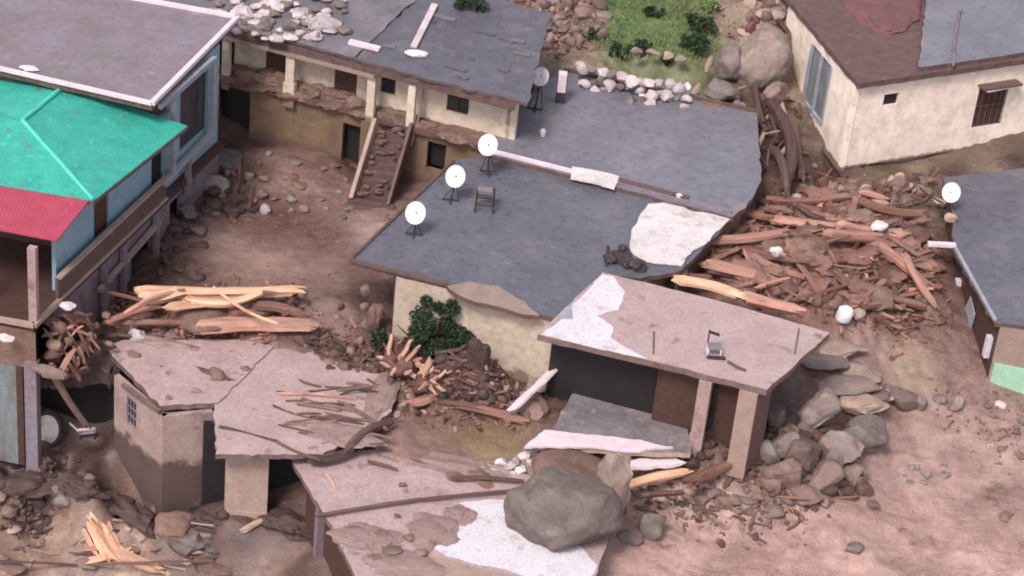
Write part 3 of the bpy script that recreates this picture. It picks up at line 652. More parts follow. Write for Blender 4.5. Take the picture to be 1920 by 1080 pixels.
def dish(px, py, r, zroof, label, ppx=None, ppy=None, tilt=.0, lean=0):
    """round dish on a short mast with a foot and a feed arm"""
    ppx = ppx or px; ppy = ppy or py+r*1.75
    base = P(ppx, ppy, zroof); top = Vector((base.x, base.y, zat(base.x, base.y, py)))
    k = DIST*K; rm = r*k*.96
    t = thing('satellite_dish', label, 'satellite dish', base, 'satellite dishes on the village roofs')
    n = (Vector((-.22+tilt, -.86, .46))).normalized(); x = n.cross(Vector((0, 0, 1))).normalized(); y = x.cross(n)
    c = Vector((base.x, base.y, top.z)) + n*.12 + Vector((1, 0, 0))*((px-ppx)*k)
    m = MB(); N = 28; R_ = 6; m.v.append(c - n*rm*.24)
    for s_ in (0, .035):
        for i in range(1, R_+1):
            f = i/R_
            for j in range(N):
                a = 2*math.pi*j/N; m.v.append(c + x*(math.cos(a)*rm*f*.9) + y*(math.sin(a)*rm*f) - n*(rm*.24*(1-f*f)) - n*s_)
    for j in range(N):
        l = (j+1) % N; m.f.append([0, 1+j, 1+l]); m.m.append(0)
        for o_ in (0, R_*N):
            for i in range(R_-1):
                a = 1+o_+i*N; m.f.append([a+j, a+N+j, a+N+l, a+l]); m.m.append(0)
        e = 1+(R_-1)*N; g = 1+R_*N+(R_-1)*N; m.f.append([e+j, e+l, g+l, g+j]); m.m.append(0)
        m.f.append([0, 1+R_*N+l, 1+R_*N+j]); m.m.append(0)
    d_ = m.build('reflector', mt['dish'], t, smooth=True)
    m = MB(); m.tube([base, c-n*.28], .045, 8); m.build('mast', mt['metal'], t)
    m = MB(); m.box(base+Vector((-.4, 0, .03)), base+Vector((.4, 0, .03)), .1, .07); m.box(base+Vector((0, -.35, .03)), base+Vector((0, .35, .03)), .1, .07)
    m.tube([base+Vector((-.36, 0, .05)), c-n*.3-Vector((0, 0, .35))], .025, 6); m.tube([base+Vector((.36, 0, .05)), c-n*.3-Vector((0, 0, .35))], .025, 6)
    m.build('foot', mt['metal'], t)
    f = c+n*rm*.62-y*rm*.2
    m = MB(); m.tube([c-y*rm, f], .018, 6); m.tube([f, f+n*.1], .035, 8); m.build('feed_arm', mt['rim'], d_)
dish(1008, 143, 20, ZC2, 'white dish by the dark chimney, farthest back on the grey roof', 1003, 205)
dish(911, 272, 22, ZC2, 'white dish at the left end of the white coping strip on the grey roof', 915, 322)
dish(851, 330, 22, ZC1, 'white dish on the roof edge next to the dark metal stand', 845, 376)
dish(777, 399, 22, ZC1, 'white dish nearest the front corner of the grey roof', 776, 440)
def stand(px, py, label):
    b = P(px, py, ZC1); t = thing('metal_stand', label, 'stand', b)
    for i, (x, y) in enumerate(((-.42, -.35), (.42, -.35), (.42, .35), (-.42, .35))):
        m = MB(); m.box(b+Vector((x, y, 0)), b+Vector((x*.9, y*.9, .95)), .06, .06); m.build('leg', mt['metal'], t)
    for z in (.4, .93):
        m = MB()
        for (x0, y0, x1, y1) in ((-.42, -.35, .42, -.35), (.42, -.35, .42, .35), (.42, .35, -.42, .35), (-.42, .35, -.42, -.35)):
            m.box(b+Vector((x0, y0, z)), b+Vector((x1, y1, z)), .05, .05)
        m.build('frame', mt['metal'], t)
    m = MB(); m.prism([b+Vector((x, y, 1.03)) for x, y in ((-.4, -.1), (.3, -.1), (.3, .3), (-.4, .3))], .06); m.build('tray', mt['aroof'], t)
stand(908, 392, 'dark four-legged metal stand on the grey roof beside the white dishes')
m = MB(); m.blob(P(1018, 250, ZC2+.15), (.16, .16, .28), 3, 2, .2, 3, False); m.build('white_jug', mt['cloth'], label='small white jug on the grey roof in front of the dark chimney', cat='jug', smooth=True)
m = MB(); m.blob(P(1206, 180, ZC2+.07), (.24, .16, .12), 9, 2, .25, 3, False); m.build('white_rag', mt['cloth'], label='small white rag near the back edge of the grey roof', cat='rag', smooth=True)
m = MB(); m.blob(P(1274, 368, ZC2+.1), (.18, .16, .14), 12, 2, .2, 3, False); m.build('white_pot', mt['cloth'], label='small pale pot on the roof joint near the white sheet', cat='pot', smooth=True)
# dark bundles of scrap between the roof and the shelter
for i, (px, py, s_) in enumerate(((1150, 484, .42), (1172, 490, .46), (1196, 498, .4), (1166, 466, .25))):
    m = MB(); m.blob(P(px, py, ZC1+.2), (s_, s_*.8, s_*.75), 60+i, 3, .5, 3, False); m.build('scrap_bundle', mt['metal'], label='dark crumpled scrap bundle on the roof edge by the white sheet', cat='scrap', group='dark scrap bundles on the roof edge')
m = MB(); m.tube([P(1138, 500, ZC1), P(1140, 462, ZC1+.1)], .07, 6); m.build('iron_post', mt['metal'], label='short dark iron post at the rear corner of the white-ended slab roof', cat='post')

# ------------------------------------------------------------------ 3. shelter with the big tilted slab
ZD = 3.5
def build_shelter():
    t = thing('slab_shelter', 'open shelter under a big concrete slab whose left end is bright white', 'shelter', V2(P(1310, 840, -.3), -.4))
    c = [P(x, y, ZD) for x, y in ((1008, 627), (1130, 510), (1340, 562), (1556, 624), (1438, 731), (1220, 676))]
    m = MB(); m.prism(jag(c, .02, .5), .3, 0, 1); s = m.build('roof_slab', [mt['mudroof'], mt['slabedge']], t)
    w_ = [P(x, y, ZD+.02) for x, y in ((1016, 626), (1130, 514), (1150, 518), (1172, 545), (1160, 580), (1120, 592), (1150, 612), (1145, 632), (1215, 672), (1100, 648))]
    m = MB(); m.prism(fract(w_, .05, 4, 9), .03); m.build('white_paint', mt['white'], s)
    m = MB(); m.prism([P(x, y, ZD+.03) for x, y in ((1046, 598), (1072, 566), (1074, 598))], .02); m.build('hatch', mt['bluegrey'], s)
    m = MB(); m.box(P(1225, 664, ZD), P(1226, 622, ZD+.05), .06, .06); m.build('rebar', mt['edge'], s)
    m = MB(); m.box(P(1490, 664, ZD), P(1498, 616, ZD+.05), .06, .06); m.build('rebar', mt['edge'], s)
    A, B = P(1020, 632, ZD), P(1438, 738, ZD); C_ = P(1340, 562, ZD); n = inset(A, B, C_); d = (V2(B, 0)-V2(A, 0)).normalized()
    for x, wd in ((1318, .55), (1402, .8)):
        p = onwall(x, 740, A, B)+n*.35; m = MB(); m.post(p, -1.2, ZD-.3, wd, .45, d); m.build('column', mt['pink'] if x < 1400 else mt['tan'], t)
    A2, B2 = A+n*1.5, B+n*1.5
    m = MB(); wall_holes(m, A2-d*.0, B2, -1, ZD-.3, .25, [hole(A2, B2, 1330, 730, 1385, 830)], n); m.build('back_wall', mt['dark'], t)  # back wall near-black to paint the shade under the slab
    m = MB(); wall_holes(m, B2, V2(P(1438, 733, ZD), 0)+n*.3-d*.3, -1, ZD-.3, .22, [], -d); m.build('side_wall', mt['brown'], t)
    m = MB(); a = onwall(1222, 720, A, B)+n*1.1; b = onwall(1300, 740, A, B)+n*1.1
    m.prism([V2(a, ZD-.32), V2(b, ZD-.32), V2(b+n*.2, ZD-.32), V2(a+n*.2, ZD-.32)], 3.9); m.build('partition', mt['door'], t)
    m = MB(); a = onwall(1338, 740, A, B)+n*1.2; b = onwall(1385, 750, A, B)+n*1.2
    m.prism([V2(a, 2.7), V2(b, 2.7), V2(b+n*.12, 2.7), V2(a+n*.12, 2.7)], 3.2); m.build('door', mt['door'], t)
    # cream corbel below the slab
    p = onwall(1226, 692, A, B)+n*.4; m = MB()
    m.prism([p+Vector((-.3, 0, .25)), p+Vector((.15, 0, .25)), p+Vector((.15, .2, .25)), p+Vector((-.3, .2, .25))], .35); m.build('corbel', mt['cream2'], t)
    # floor: cracked grey slab with a pale lip, tilted down to the left
    q_ = [(983, 838, -.15), (1040, 800, -.1), (1100, 690, .05), (1270, 700, .05), (1295, 850, -.1), (1200, 846, -.1), (1080, 838, -.15)]
    m = MB(); m.prism(fract([P(*z) for z in q_], .05, 3, 11), .25, 0, 1); m.build('floor_slab', [mt['dust'], mt['tan']], t)
    m = MB(); q_ = [(983, 838), (1020, 806), (1100, 815), (1200, 824), (1262, 838), (1200, 846), (1080, 838)]
    m.prism(fract([P(x, y, -.0) for x, y in q_], .07, 3, 12), .1); m.build('floor_edge', mt['rim'], t)
build_shelter()
def broken_chair():
    b = P(1338, 664, ZD); t = thing('broken_chair', 'upturned white and dark chair lying on the muddy slab roof of the shelter', 'chair', b)
    m = MB(); m.prism([b+Vector((x, y, .42)) for x, y in ((-.3, -.25), (.3, -.2), (.28, .3), (-.32, .25))], .06); m.build('seat', mt['aroof'], t)
    m = MB(); m.prism([b+Vector((x, y, 1.05)) for x, y in ((-.33, .2), (-.27, .2), (-.27, .28), (-.33, .28))], 1.0)
    m.box(b+Vector((-.3, .25, .95)), b+Vector((.15, .3, .8)), .07, .12); m.build('backrest', mt['metal'], t)
    for x, y in ((-.28, -.22), (.28, -.18), (.26, .28), (-.3, .22)):
        m = MB(); m.box(b+Vector((x, y, 0)), b+Vector((x, y, .4)), .06, .06); m.build('leg', mt['rim'], t)
    m = MB(); m.box(b+Vector((-.3, -.35, .04)), b+Vector((.5, -.3, .04)), .2, .08); m.build('footrest', mt['metal'], t)
broken_chair()
m = MB(); m.tube([P(1365, 678, ZD+.05), P(1382, 688, ZD+.08), P(1398, 695, ZD+.04)], .07, 6); m.build('stick', mt['bark'], label='short dark stick on the shelter roof in front of the upturned chair', cat='stick')

# ------------------------------------------------------------------ 4. left house: white-edged roof, turquoise and crimson sheets
ZF = 2.3
def build_left():
    t = thing('blue_house', 'pale blue house on the left with white-edged flat roof and turquoise and crimson sheet roofs', 'house', P(110, 565, ZF))
    ZA = ZF+5.6
    pr = [P(285, 196, ZA), P(446, 34, ZA), P(236, -4, ZA), P(-150, -75, ZA), P(-150, 96, ZA)]
    m = MB(); m.prism(jag(pr, .02, .8), .32, 0, 1); r = m.build('flat_roof', [mt['aroof'], mt['edge']], t)
    m = MB(); up = Vector((0, 0, .06))
    for i in (0, 1, 2): m.box(pr[i]+up, pr[i+1]+up, .24, .2)
    m.box(pr[4]+up, pr[0]+up, .2, .16)
    m.blob(P(55, 128, ZA+.1), (.5, .25, .1), 2, 2, .2, 2, False)
    m.build('white_parapet', mt['rim'], r)
    # side line of the house
    S0, S1 = P(110, 563, ZF), P(310, 372, ZF); d = (S1-S0).normalized()
    T1 = S0 + d*((P(446, 36, ZA)-S0).length*.84)
    far = P(-200, 300, ZF); n = inset(S0, T1, far)
    zt = ZA-.34; zb = ZF+1.1
    # side walls above the brown parapet (inset half a metre)
    Wa = S0+n*.45+d*.6; Wb = T1+n*.35
    hs = [hole(Wa, Wb, 176, 372, 204, 440), hole(Wa, Wb, 284, 285, 306, 350), hole(Wa, Wb, 338, 140, 388, 262)]
    zsp = ZF+4.0; sp = onwall(318, 300, Wa, Wb); usp = (V2(sp, 0)-V2(Wa, 0)).length
    m = MB(); wall_holes(m, Wa, V2(sp, 0), ZF, zsp, .2, hs[:2], n)
    m.build('side_wall', mt['bluewall'], t)
    h3 = (hs[2][0]-usp, hs[2][1]-usp, hs[2][2], hs[2][3])
    m = MB(); wall_holes(m, V2(sp, 0), Wb, ZF, zt, .2, [h3], n)
    m.build('rear_side_wall', mt['bluewall'], t)
    m = MB(); panel(m, Wa, Wb, hs[0], n, .1); m.build('door', mt['door'], t)
    m = MB(); panel(m, Wa, Wb, hs[1], n, .12); m.build('window', mt['dark'], t)
    m = MB(); panel(m, Wa, Wb, hs[2], n, .12, .04); g = m.build('window', mt['glass'], t)
    # veranda posts and sill beam of the rear bay
    if DEBUG: print('L', onwall(300,195,S0,T1), onwall(402,92,S0,T1), onwall(397,108,S0,T1), onwall(397,250,S0,T1), zt, proj(V2(T1,zt)), T1, pr[:2])
    E0 = S0-n*.0; q0 = onwall(322, 330, S0, T1); q1 = onwall(396, 250, S0, T1)
    m = MB(); m.box(V2(onwall(305, 346, S0, T1), onwall(305, 346, S0, T1).z), q1, .2, .22); m.build('sill_beam', mt['bluegrey'], t)
    for x, y0, y1, wd in ((397, 108, 250, .26), (324, 172, 322, .22), (352, 160, 296, .0)):
        if not wd: continue
        a = onwall(x, y1, S0, T1); m = MB(); m.post(a, a.z, zt, wd, wd, d); m.build('post', mt['bluegrey'], t)
    m = MB(); a = onwall(300, 195, S0, T1); b = onwall(402, 92, S0, T1); m.box(V2(a, zt-.12), V2(b, zt-.12), .2, .26); m.build('lintel', mt['bluegrey'], t)
    # brown parapet / balcony beam
    m = MB(); a, b = S0, onwall(312, 372, S0, T1)
    m.prism([V2(a, zb), V2(b, zb), V2(b+n*.16, zb), V2(a+n*.16, zb)], 1.1); par = m.build('balcony_parapet', mt['brown'], t)
    m = MB(); m.box(V2(a, zb+.03), V2(b, zb+.03), .26, .09); m.build('coping', mt['tan'], par)
    m = MB(); m.box(V2(a, ZF-.02), V2(b, ZF-.02), .2, .12); m.build('lower_trim', mt['tan'], par)
    # floor deck, veranda shade painted into its dark brown
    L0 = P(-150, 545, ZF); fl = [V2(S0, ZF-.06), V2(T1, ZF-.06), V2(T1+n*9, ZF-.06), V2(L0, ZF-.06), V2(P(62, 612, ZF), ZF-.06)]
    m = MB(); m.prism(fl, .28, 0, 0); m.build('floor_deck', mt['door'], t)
    # lower storey along the side: wall with slanted pale band and posts
    a2 = S0+n*.25; b2 = T1+n*.25
    m = MB(); wall_holes(m, a2, b2, -2.5, ZF-.35, .25, [hole(a2, b2, 246, 455, 285, 520), hole(a2, b2, 318, 372, 340, 420)], n); lw = m.build('lower_wall', mt['purple'], t)
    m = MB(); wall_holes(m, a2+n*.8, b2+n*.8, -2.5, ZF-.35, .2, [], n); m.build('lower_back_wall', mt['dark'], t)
    m = MB(); m.box(onwall(300, 415, S0, T1), onwall(186, 545, S0, T1), .22, .2); m.build('stair_rail', mt['pink'], t)
    for x, y0, y1 in ((292, 400, 520), (232, 470, 560), (352, 285, 362), (196, 520, 600)):
        a = onwall(x, y1, S0, T1); m = MB(); m.post(a, min(a.z, ZF-1), ZF-.3 if x < 340 else ZF+1, .24, .24, d); m.build('post', mt['purple'], t)
    # front of the house, set back under the crimson roof; its deep shadow is painted dark brown
    fA, fB = P(-150, 470, ZF)+n*0, S0+d*2.2+n*.6
    dF = (V2(P(62, 612, ZF), 0)-V2(P(0, 600, ZF), 0)).normalized()
    fB = S0+d*4.0+n*.7; fA = fB-dF*9
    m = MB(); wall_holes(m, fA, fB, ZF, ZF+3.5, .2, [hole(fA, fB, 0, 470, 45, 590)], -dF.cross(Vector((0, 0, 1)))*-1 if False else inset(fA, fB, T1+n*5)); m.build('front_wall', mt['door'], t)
    # front posts and low beam
    for x, y in ((64, 604), (-60, 575)):
        a = P(x, y, ZF); m = MB(); m.post(a, ZF, ZF+3.75, .36, .3, dF); m.build('post', mt['pink'], t)
    m = MB(); m.box(V2(P(-100, 583, ZF), ZF+.05), V2(P(64, 612, ZF), ZF+.05), .22, .2); m.box(V2(P(64, 612, ZF), ZF+.05), V2(P(112, 566, ZF), ZF+.05), .22, .2); m.build('floor_beam', mt['tan'], t)
    # crimson sheet roof
    zr = ZF+3.8
    a, b, c, e = P(-150, 402, zr), P(106, 452, zr), P(170, 372, zr+.35), P(-150, 305, zr+.35)
    m = MB(); corrug(m, e, c, b, a, .2, .01); m.build('crimson_roof', mt['red'], t)
    # turquoise hipped roof
    zg = ZF+4.15; cor = P(175, 377, zg); rt = P(352, 236, zg); apx = P(42, 228, zg+1.0); r2 = P(125, 160, zg+1.0)
    lf = P(-150, 322, zg); l2 = P(-150, 190, zg+1.0)
    m = MB(); corrug(m, l2, apx, cor, lf, .2, .006); corrug(m, apx, r2, rt, cor, .2, .006); corrug(m, P(-150, 140, zg+.3), P(125, 157, zg+.9), r2, apx, .2, .03)
    m.add([apx, r2, P(-150, 140, zg+.3), l2], [(0, 1, 2, 3)])
    g = m.build('turquoise_roof', mt['green'], t)
    m = MB()
    up = Vector((0, 0, .07))
    for p0, p1 in ((apx, cor), (apx, r2)): m.tube([p0.lerp(p1, k/6)+up for k in range(7)], .10, 6, wob=.15)
    m.build('ridge_cap', mt['greenr'], g)
    m = MB(); m.box(P(-150, 324, zg-.12), cor-Vector((0, 0, .12)), .08, .14); m.box(cor-Vector((0, 0, .12)), rt-Vector((0, 0, .12)), .08, .14); m.build('eave_board', mt['edge'], g)
    # storey below the veranda: earth-filled front, pillar, teal door
    u0 = P(-150, 560, ZF); c0 = P(62, 612, ZF)
    fr0, fr1 = V2(c0, 0)-dF*6, V2(c0, 0)+dF*.1
    m = MB(); m.prism(fract([V2(fr0, ZF-.3), V2(fr1, ZF-.3), V2(fr1+n*.6, ZF-.3), V2(fr0+n*.6, ZF-.3)], .01, 2), 1.9); m.build('mud_caked_beam', mt['mudlump'], t)
    p = P(55, 722, 0); zt2 = ZF-2.0
    cc = V2(c0, 0)-dF*.1
    m = MB(); m.post(cc, -5.6, ZF-1.8, .55, .45, dF); m.build('pillar', mt['aroof'], t)
    m = MB(); a = cc-dF*3.5+n*.2; b = cc-dF*.55+n*.2; nn = inset(fr0, fr1, T1+n*5)
    m.prism([V2(a, ZF-1.9), V2(b, ZF-1.9), V2(b+nn*.1, ZF-1.9), V2(a+nn*.1, ZF-1.9)], 5.6); m.build('teal_shutter', mt['teal'], t)
    m = MB(); m.prism([V2(b, ZF-1.9), V2(b+dF*.3, ZF-1.9), V2(b+dF*.3+nn*.1, ZF-1.9), V2(b+nn*.1, ZF-1.9)], 5.6); m.build('shutter_post', mt['door'], t)
    # back and side walls of the garage, near-black to paint its shade
    g0 = cc+nn*2.9-dF*6; g1 = cc+nn*2.9+dF*3.4
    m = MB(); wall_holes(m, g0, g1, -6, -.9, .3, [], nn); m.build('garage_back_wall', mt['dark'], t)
build_left()

# ------------------------------------------------------------------ 5. yellow house, upper right
def build_yellow():
    ZY = 6.5; C0 = P(1606, 156, ZY)
    t = thing('yellow_house', 'pale cream yellow house at the upper right with a small vent and barred window', 'house', V2(P(1592, 322, 2.4), 2.2))
    R1 = P(2050, 92, ZY); L1 = P(1480, 2, ZY)
    dR = (R1-C0).normalized(); dL = (L1-C0).normalized(); nR = inset(C0, R1, L1); nL = inset(C0, L1, R1)
    z0 = 1.6
    vent = hole(C0, R1, 1657, 176, 1684, 197); win = hole(C0, R1, 1830, 160, 1884, 234)
    m = MB(); wall_holes(m, C0, R1, z0, ZY, .25, [vent, win], nR); m.build('front_wall', mt['cream3'], t)
    m = MB(); panel(m, C0, R1, vent, nR, .15); m.build('vent', mt['dark'], t)
    m = MB(); panel(m, C0, R1, win, nR, .14, .04); f = m.build('window', mt['door'], t)
    m = MB(); A = V2(C0, 0)
    for u in np.linspace(win[0], win[1], 6): m.box(A+dR*u+nR*.05+Vector((0, 0, win[2])), A+dR*u+nR*.05+Vector((0, 0, win[3])), .04, .04, 0, dR)
    for z in (win[2]+.03, (win[2]+win[3])/2, win[3]-.03): m.box(A+dR*win[0]+nR*.05+Vector((0, 0, z)), A+dR*win[1]+nR*.05+Vector((0, 0, z)), .05, .05)
    m.build('grille', mt['brown'], f)
    m = MB(); a = A+dR*(win[0]-.15)+Vector((0, 0, win[3]+.12))-nR*.3; b = A+dR*(win[1]+.35)+Vector((0, 0, win[3]+.12))-nR*.3; m.box(a, b, .65, .1); m.build('hood', mt['brown'], f)
    m = MB(); m.box(a+Vector((.2,0,-.1)), b-dR*.5-Vector((0,0,.1)), .5, .07); m.build('hood_soffit', mt['rim'], f)
    # left wall with a green frame and a drain pipe
    gl = hole(C0, L1, 1512, 90, 1556, 215); gl = (min(gl[:2]), max(gl[:2]), gl[2]-.2, gl[3]-.1)
    m = MB(); wall_holes(m, C0, L1, z0-2.6, ZY, .25, [gl], nL); m.build('left_wall', mt['cream3'], t)
    m = MB(); panel(m, C0, L1, gl, nL, .12, .04); g = m.build('window', mt['teal'], t)
    m = MB(); A = V2(C0, 0)
    for u in (gl[0], (gl[0]+gl[1])/2, gl[1]): m.box(A+dL*u+Vector((0, 0, gl[2])), A+dL*u+Vector((0, 0, gl[3])), .16, .12, 0, dL)
    m.box(A+dL*gl[0]+Vector((0, 0, gl[2])), A+dL*gl[1]+Vector((0, 0, gl[2])), .16, .16); m.build('frame', mt['bluegrey'], g)
    m = MB(); m.tube([onwall(1484, 60, C0, L1)-nL*.15, onwall(1492, 190, C0, L1)-nL*.15, onwall(1545, 275, C0, L1)-nL*.15, onwall(1592, 335, C0, L1)-nL*.2], .11, 8); m.build('drain_pipe', mt['edge'], t)
    # roof
    up = Vector((0, 0, .16)); q_ = [C0-nR*.25-dL*.1-dR*.1, R1-nR*.25, P(2050, -60, ZY), P(1700, -170, ZY), L1-nL*.15+dL*6, L1-nL*.15]
    m = MB(); m.prism(jag([p+up for p in q_], .03, .5), .3, 0, 1); r = m.build('roof', [mt['brown'], mt['edge']], t)
    b = [P(x, y, ZY+.42) for x, y in ((1722, 126), (1790, 118), (1830, 112), (2050, 80), (2050, -70), (1742, -90), (1736, 10))]
    m = MB(); m.prism(jag(b, .03, .5), .26, 0, 1); r2 = m.build('grey_roof_slab', [mt['slate2'], mt['edge']], t)
    m = MB(); m.tube([P(1788, 122, ZY+.5), P(1790, 80, ZY+.55), P(1799, 25, ZY+.5)], .07, 6); m.blob(P(1800, 20, ZY+.6), (.18, .14, .14), 2, 2, .2); m.build('roof_conduit', mt['purple'], r2)
    # footing below the wall
    m = MB(); a, b = P(1586, 326, 2.3), P(2050, 268, 2.3)
    fa, fb = onwall(1594, 330, C0, R1), onwall(2050, 276, C0, R1); m.box(fa-nR*.1, fb-nR*.1, .5, .34); m.build('footing', mt['brown'], t)
    A3, B3 = a-nR*.0, b
    m = MB(); wall_holes(m, C0+nR*.27, R1+nR*.27, -.5, 1.58, .3, [], nR); m.build('foundation_wall', mt['tan'], t)
    m = MB(); u = [(1575, 225), (1585, 262), (1578, 285), (1567, 298)]
    for k in range(9):
        a = onwall(1565+k*5, 225+ru(-6, 25), C0, R1 if k > 5 else L1); 
    # mud heap on the roof
    m = MB(); m.blob(P(1648, -30, ZY+.1), (2.35, 6.6, .5), 5, 5, .16, 2, False, 0, .95)
    m.build('mud_heap', mt['mudred'], label='low heap of crimson mud on top of the cream yellow house', cat='mud heap', smooth=True)
build_yellow()

# ------------------------------------------------------------------ 6. dark-roofed house at the right edge
def build_right():
    Z0 = 2.0
    t = thing('mint_house', 'half-buried house at the right edge with dark wet roof and mint green lower wall', 'house', V2(P(1880, 735, -1.5), -1.8))
    q_ = [P(x, y, Z0) for x, y in ((1768, 332), (1786, 400), (1786, 462), (1866, 606), (2060, 622), (2060, 300))]
    m = MB(); m.prism(jag(q_, .04, .5), .2, 0, 1); r = m.build('roof', [mt['slate'], mt['edge']], t)
    m = MB(); m.box(P(1740, 457, Z0+.05), P(1792, 460, Z0+.05), .28, .16); m.build('eave_beam', mt['rim'], r)
    m = MB(); m.box(P(1792, 466, Z0+.05), P(1866, 600, Z0+.05), .16, .1); m.build('side_kerb', mt['bluegrey'], r)
    A, B = P(1768, 400, Z0), P(1866, 612, Z0); C_ = P(2000, 450, Z0); n = inset(A, B, C_); A = A+n*.25; B = B+n*.35+(V2(A,0)-V2(B,0)).normalized()*.3
    hs = [hole(A, B, 1800, 560, 1812, 600), hole(A, B, 1822, 600, 1840, 660)]
    hs = [(min(h[:2]), max(h[:2]), min(h[2:]), max(h[2:])) for h in hs]
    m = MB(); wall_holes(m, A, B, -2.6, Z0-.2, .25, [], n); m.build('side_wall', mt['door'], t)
    for x, y0, y1, wd in ((1793, 505, 565, .32), (1852, 612, 668, .34)):
        a = onwall(x, y1, A, B); b = onwall(x, y0, A, B); m = MB(); m.post(a-n*.12, a.z, min(b.z, Z0-.2), wd, .25, (B-A)); m.build('pillar', mt['white'], t)
    pts = [onwall(x, y, A, B)-n*.08 for x, y in ((1796, 572), (1812, 582), (1824, 556), (1832, 590), (1824, 618), (1810, 622), (1800, 600))]
    m = MB(); m.prism(pts, .1, 0, 0, -n*.05); m.build('torn_poster', mt['bluegrey'], t)
    # front wall
    E = P(2060, 640, Z0); nf = inset(B, E, C_)
    m = MB(); wall_holes(m, B, E, -2.6, Z0-.2, .25, [], nf); w0 = m.build('front_wall', mt['tan'], t)
    a = onwall(1880, 690, B, E); z1 = onwall(1885, 684, B, E).z; z0 = onwall(1885, 742, B, E).z; d = (V2(E, 0)-V2(B, 0)).normalized()
    a = V2(B, 0)+d*.12
    m = MB(); m.prism([V2(a-nf*.09, z1), V2(E-nf*.09, z1), V2(E-nf*.003, z1), V2(a-nf*.003, z1)], z1-z0); m.build('mint_dado', mt['mint'], w0)
build_right()
dish(1775, 361, 21, 1.9, 'white dish on the dark wet roof at the right edge', 1778, 398, .15)
m = MB(); m.blob(P(1783, 408, 2.15), (.34, .3, .26), 77, 3, .25, 4, False); m.build('grey_pot', mt['tan'], label='grey pot on the dark roof corner under the right-hand dish', cat='pot', smooth=True)

# ------------------------------------------------------------------ 7. buried hut at the lower left
def build_hut():
    Z0 = -.3
    t = thing('buried_hut', 'pinkish hut with muddy slab roof, small side window and half-buried walls', 'hut', P(305, 925, -5.3))
    c = [P(x, y, Z0) for x, y in ((402, 757), (470, 690), (520, 640), (600, 642), (690, 655), (735, 770), (700, 800), (604, 852), (404, 852))]
    m = MB(); m.prism(jag(c, .05, .35), .24, 0, 1); m.build('roof_slab', [mt['mudroof'], mt['slabedge']], t)
    c = [P(x, y, Z0+.07) for x, y in ((196, 650), (232, 637), (420, 637), (524, 638), (474, 690), (408, 755), (300, 761))]
    m = MB(); m.prism(jag(c, .035, .4), .26, 0, 1); m.build('roof_slab', [mt['mudroof'], mt['slabedge']], t)
    m = MB(); m.box(P(230, 722, Z0-.06), P(300, 772, Z0-.06), .18, .16); m.build('roof_edge', mt['slabedge'], t)
    cen = P(500, 720, Z0)
    A, B, D_ = P(214, 695, Z0), P(306, 775, Z0), P(400, 764, Z0)
    n1 = inset(A, B, cen); n2 = inset(B, D_, P(400, 650, Z0))
    A, B, D_ = [V2(p, 0) for p in (A, B, D_)]
    B = B+n2*.1
    h = hole(A, B, 238, 748, 256, 800); h = (min(h[:2]), max(h[:2]), h[2], h[3])
    m = MB(); wall_holes(m, A, B, -6.2, Z0-.24, .25, [h], n1); m.build('side_wall', mt['pink'], t)
    m = MB(); panel(m, A, B, h, n1, .14, .03); f = m.build('window', mt['dark'], t)
    m = MB(); d1 = (B-A).normalized()
    for u in np.linspace(h[0]+.05, h[1]-.05, 4): m.box(A+d1*u+n1*.04+Vector((0, 0, h[2])), A+d1*u+n1*.04+Vector((0, 0, h[3])), .05, .05, 0, d1)
    for z in np.linspace(h[2]+.1, h[3]-.1, 4): m.box(A+d1*h[0]+n1*.04+Vector((0, 0, z)), A+d1*h[1]+n1*.04+Vector((0, 0, z)), .04, .04)
    m.build('grille', mt['purple'], f)
    m = MB(); wall_holes(m, B, D_, -6.4, Z0-.24, .25, [], n2); m.build('front_wall', mt['pink'], t)
    # recessed bay below the second slab with a pale pier between openings whose shade is painted as near-black walls
    E, F_ = P(404, 800, Z0), P(604, 800, Z0); E, F_ = V2(E, 0), V2(F_, 0)
    bk = inset(E, F_, cen)
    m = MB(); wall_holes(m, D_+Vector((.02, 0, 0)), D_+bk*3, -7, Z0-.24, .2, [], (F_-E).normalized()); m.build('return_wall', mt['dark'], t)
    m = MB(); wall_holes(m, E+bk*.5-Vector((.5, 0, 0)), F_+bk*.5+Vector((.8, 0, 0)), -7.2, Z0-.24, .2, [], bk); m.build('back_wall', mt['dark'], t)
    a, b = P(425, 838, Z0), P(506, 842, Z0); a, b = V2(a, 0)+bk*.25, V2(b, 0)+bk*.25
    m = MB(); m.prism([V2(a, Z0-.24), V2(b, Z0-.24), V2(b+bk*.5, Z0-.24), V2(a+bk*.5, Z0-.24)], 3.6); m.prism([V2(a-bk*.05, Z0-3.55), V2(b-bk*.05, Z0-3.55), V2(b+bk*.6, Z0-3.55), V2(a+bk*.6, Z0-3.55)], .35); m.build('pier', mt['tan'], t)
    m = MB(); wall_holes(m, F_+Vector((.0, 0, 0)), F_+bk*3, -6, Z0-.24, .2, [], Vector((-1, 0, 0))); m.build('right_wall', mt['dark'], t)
    m.prism(jag([P(x, y, -5.1) for x, y in ((420, 975), (590, 985), (590, 965), (420, 955))], .05, .4), 2)
build_hut()

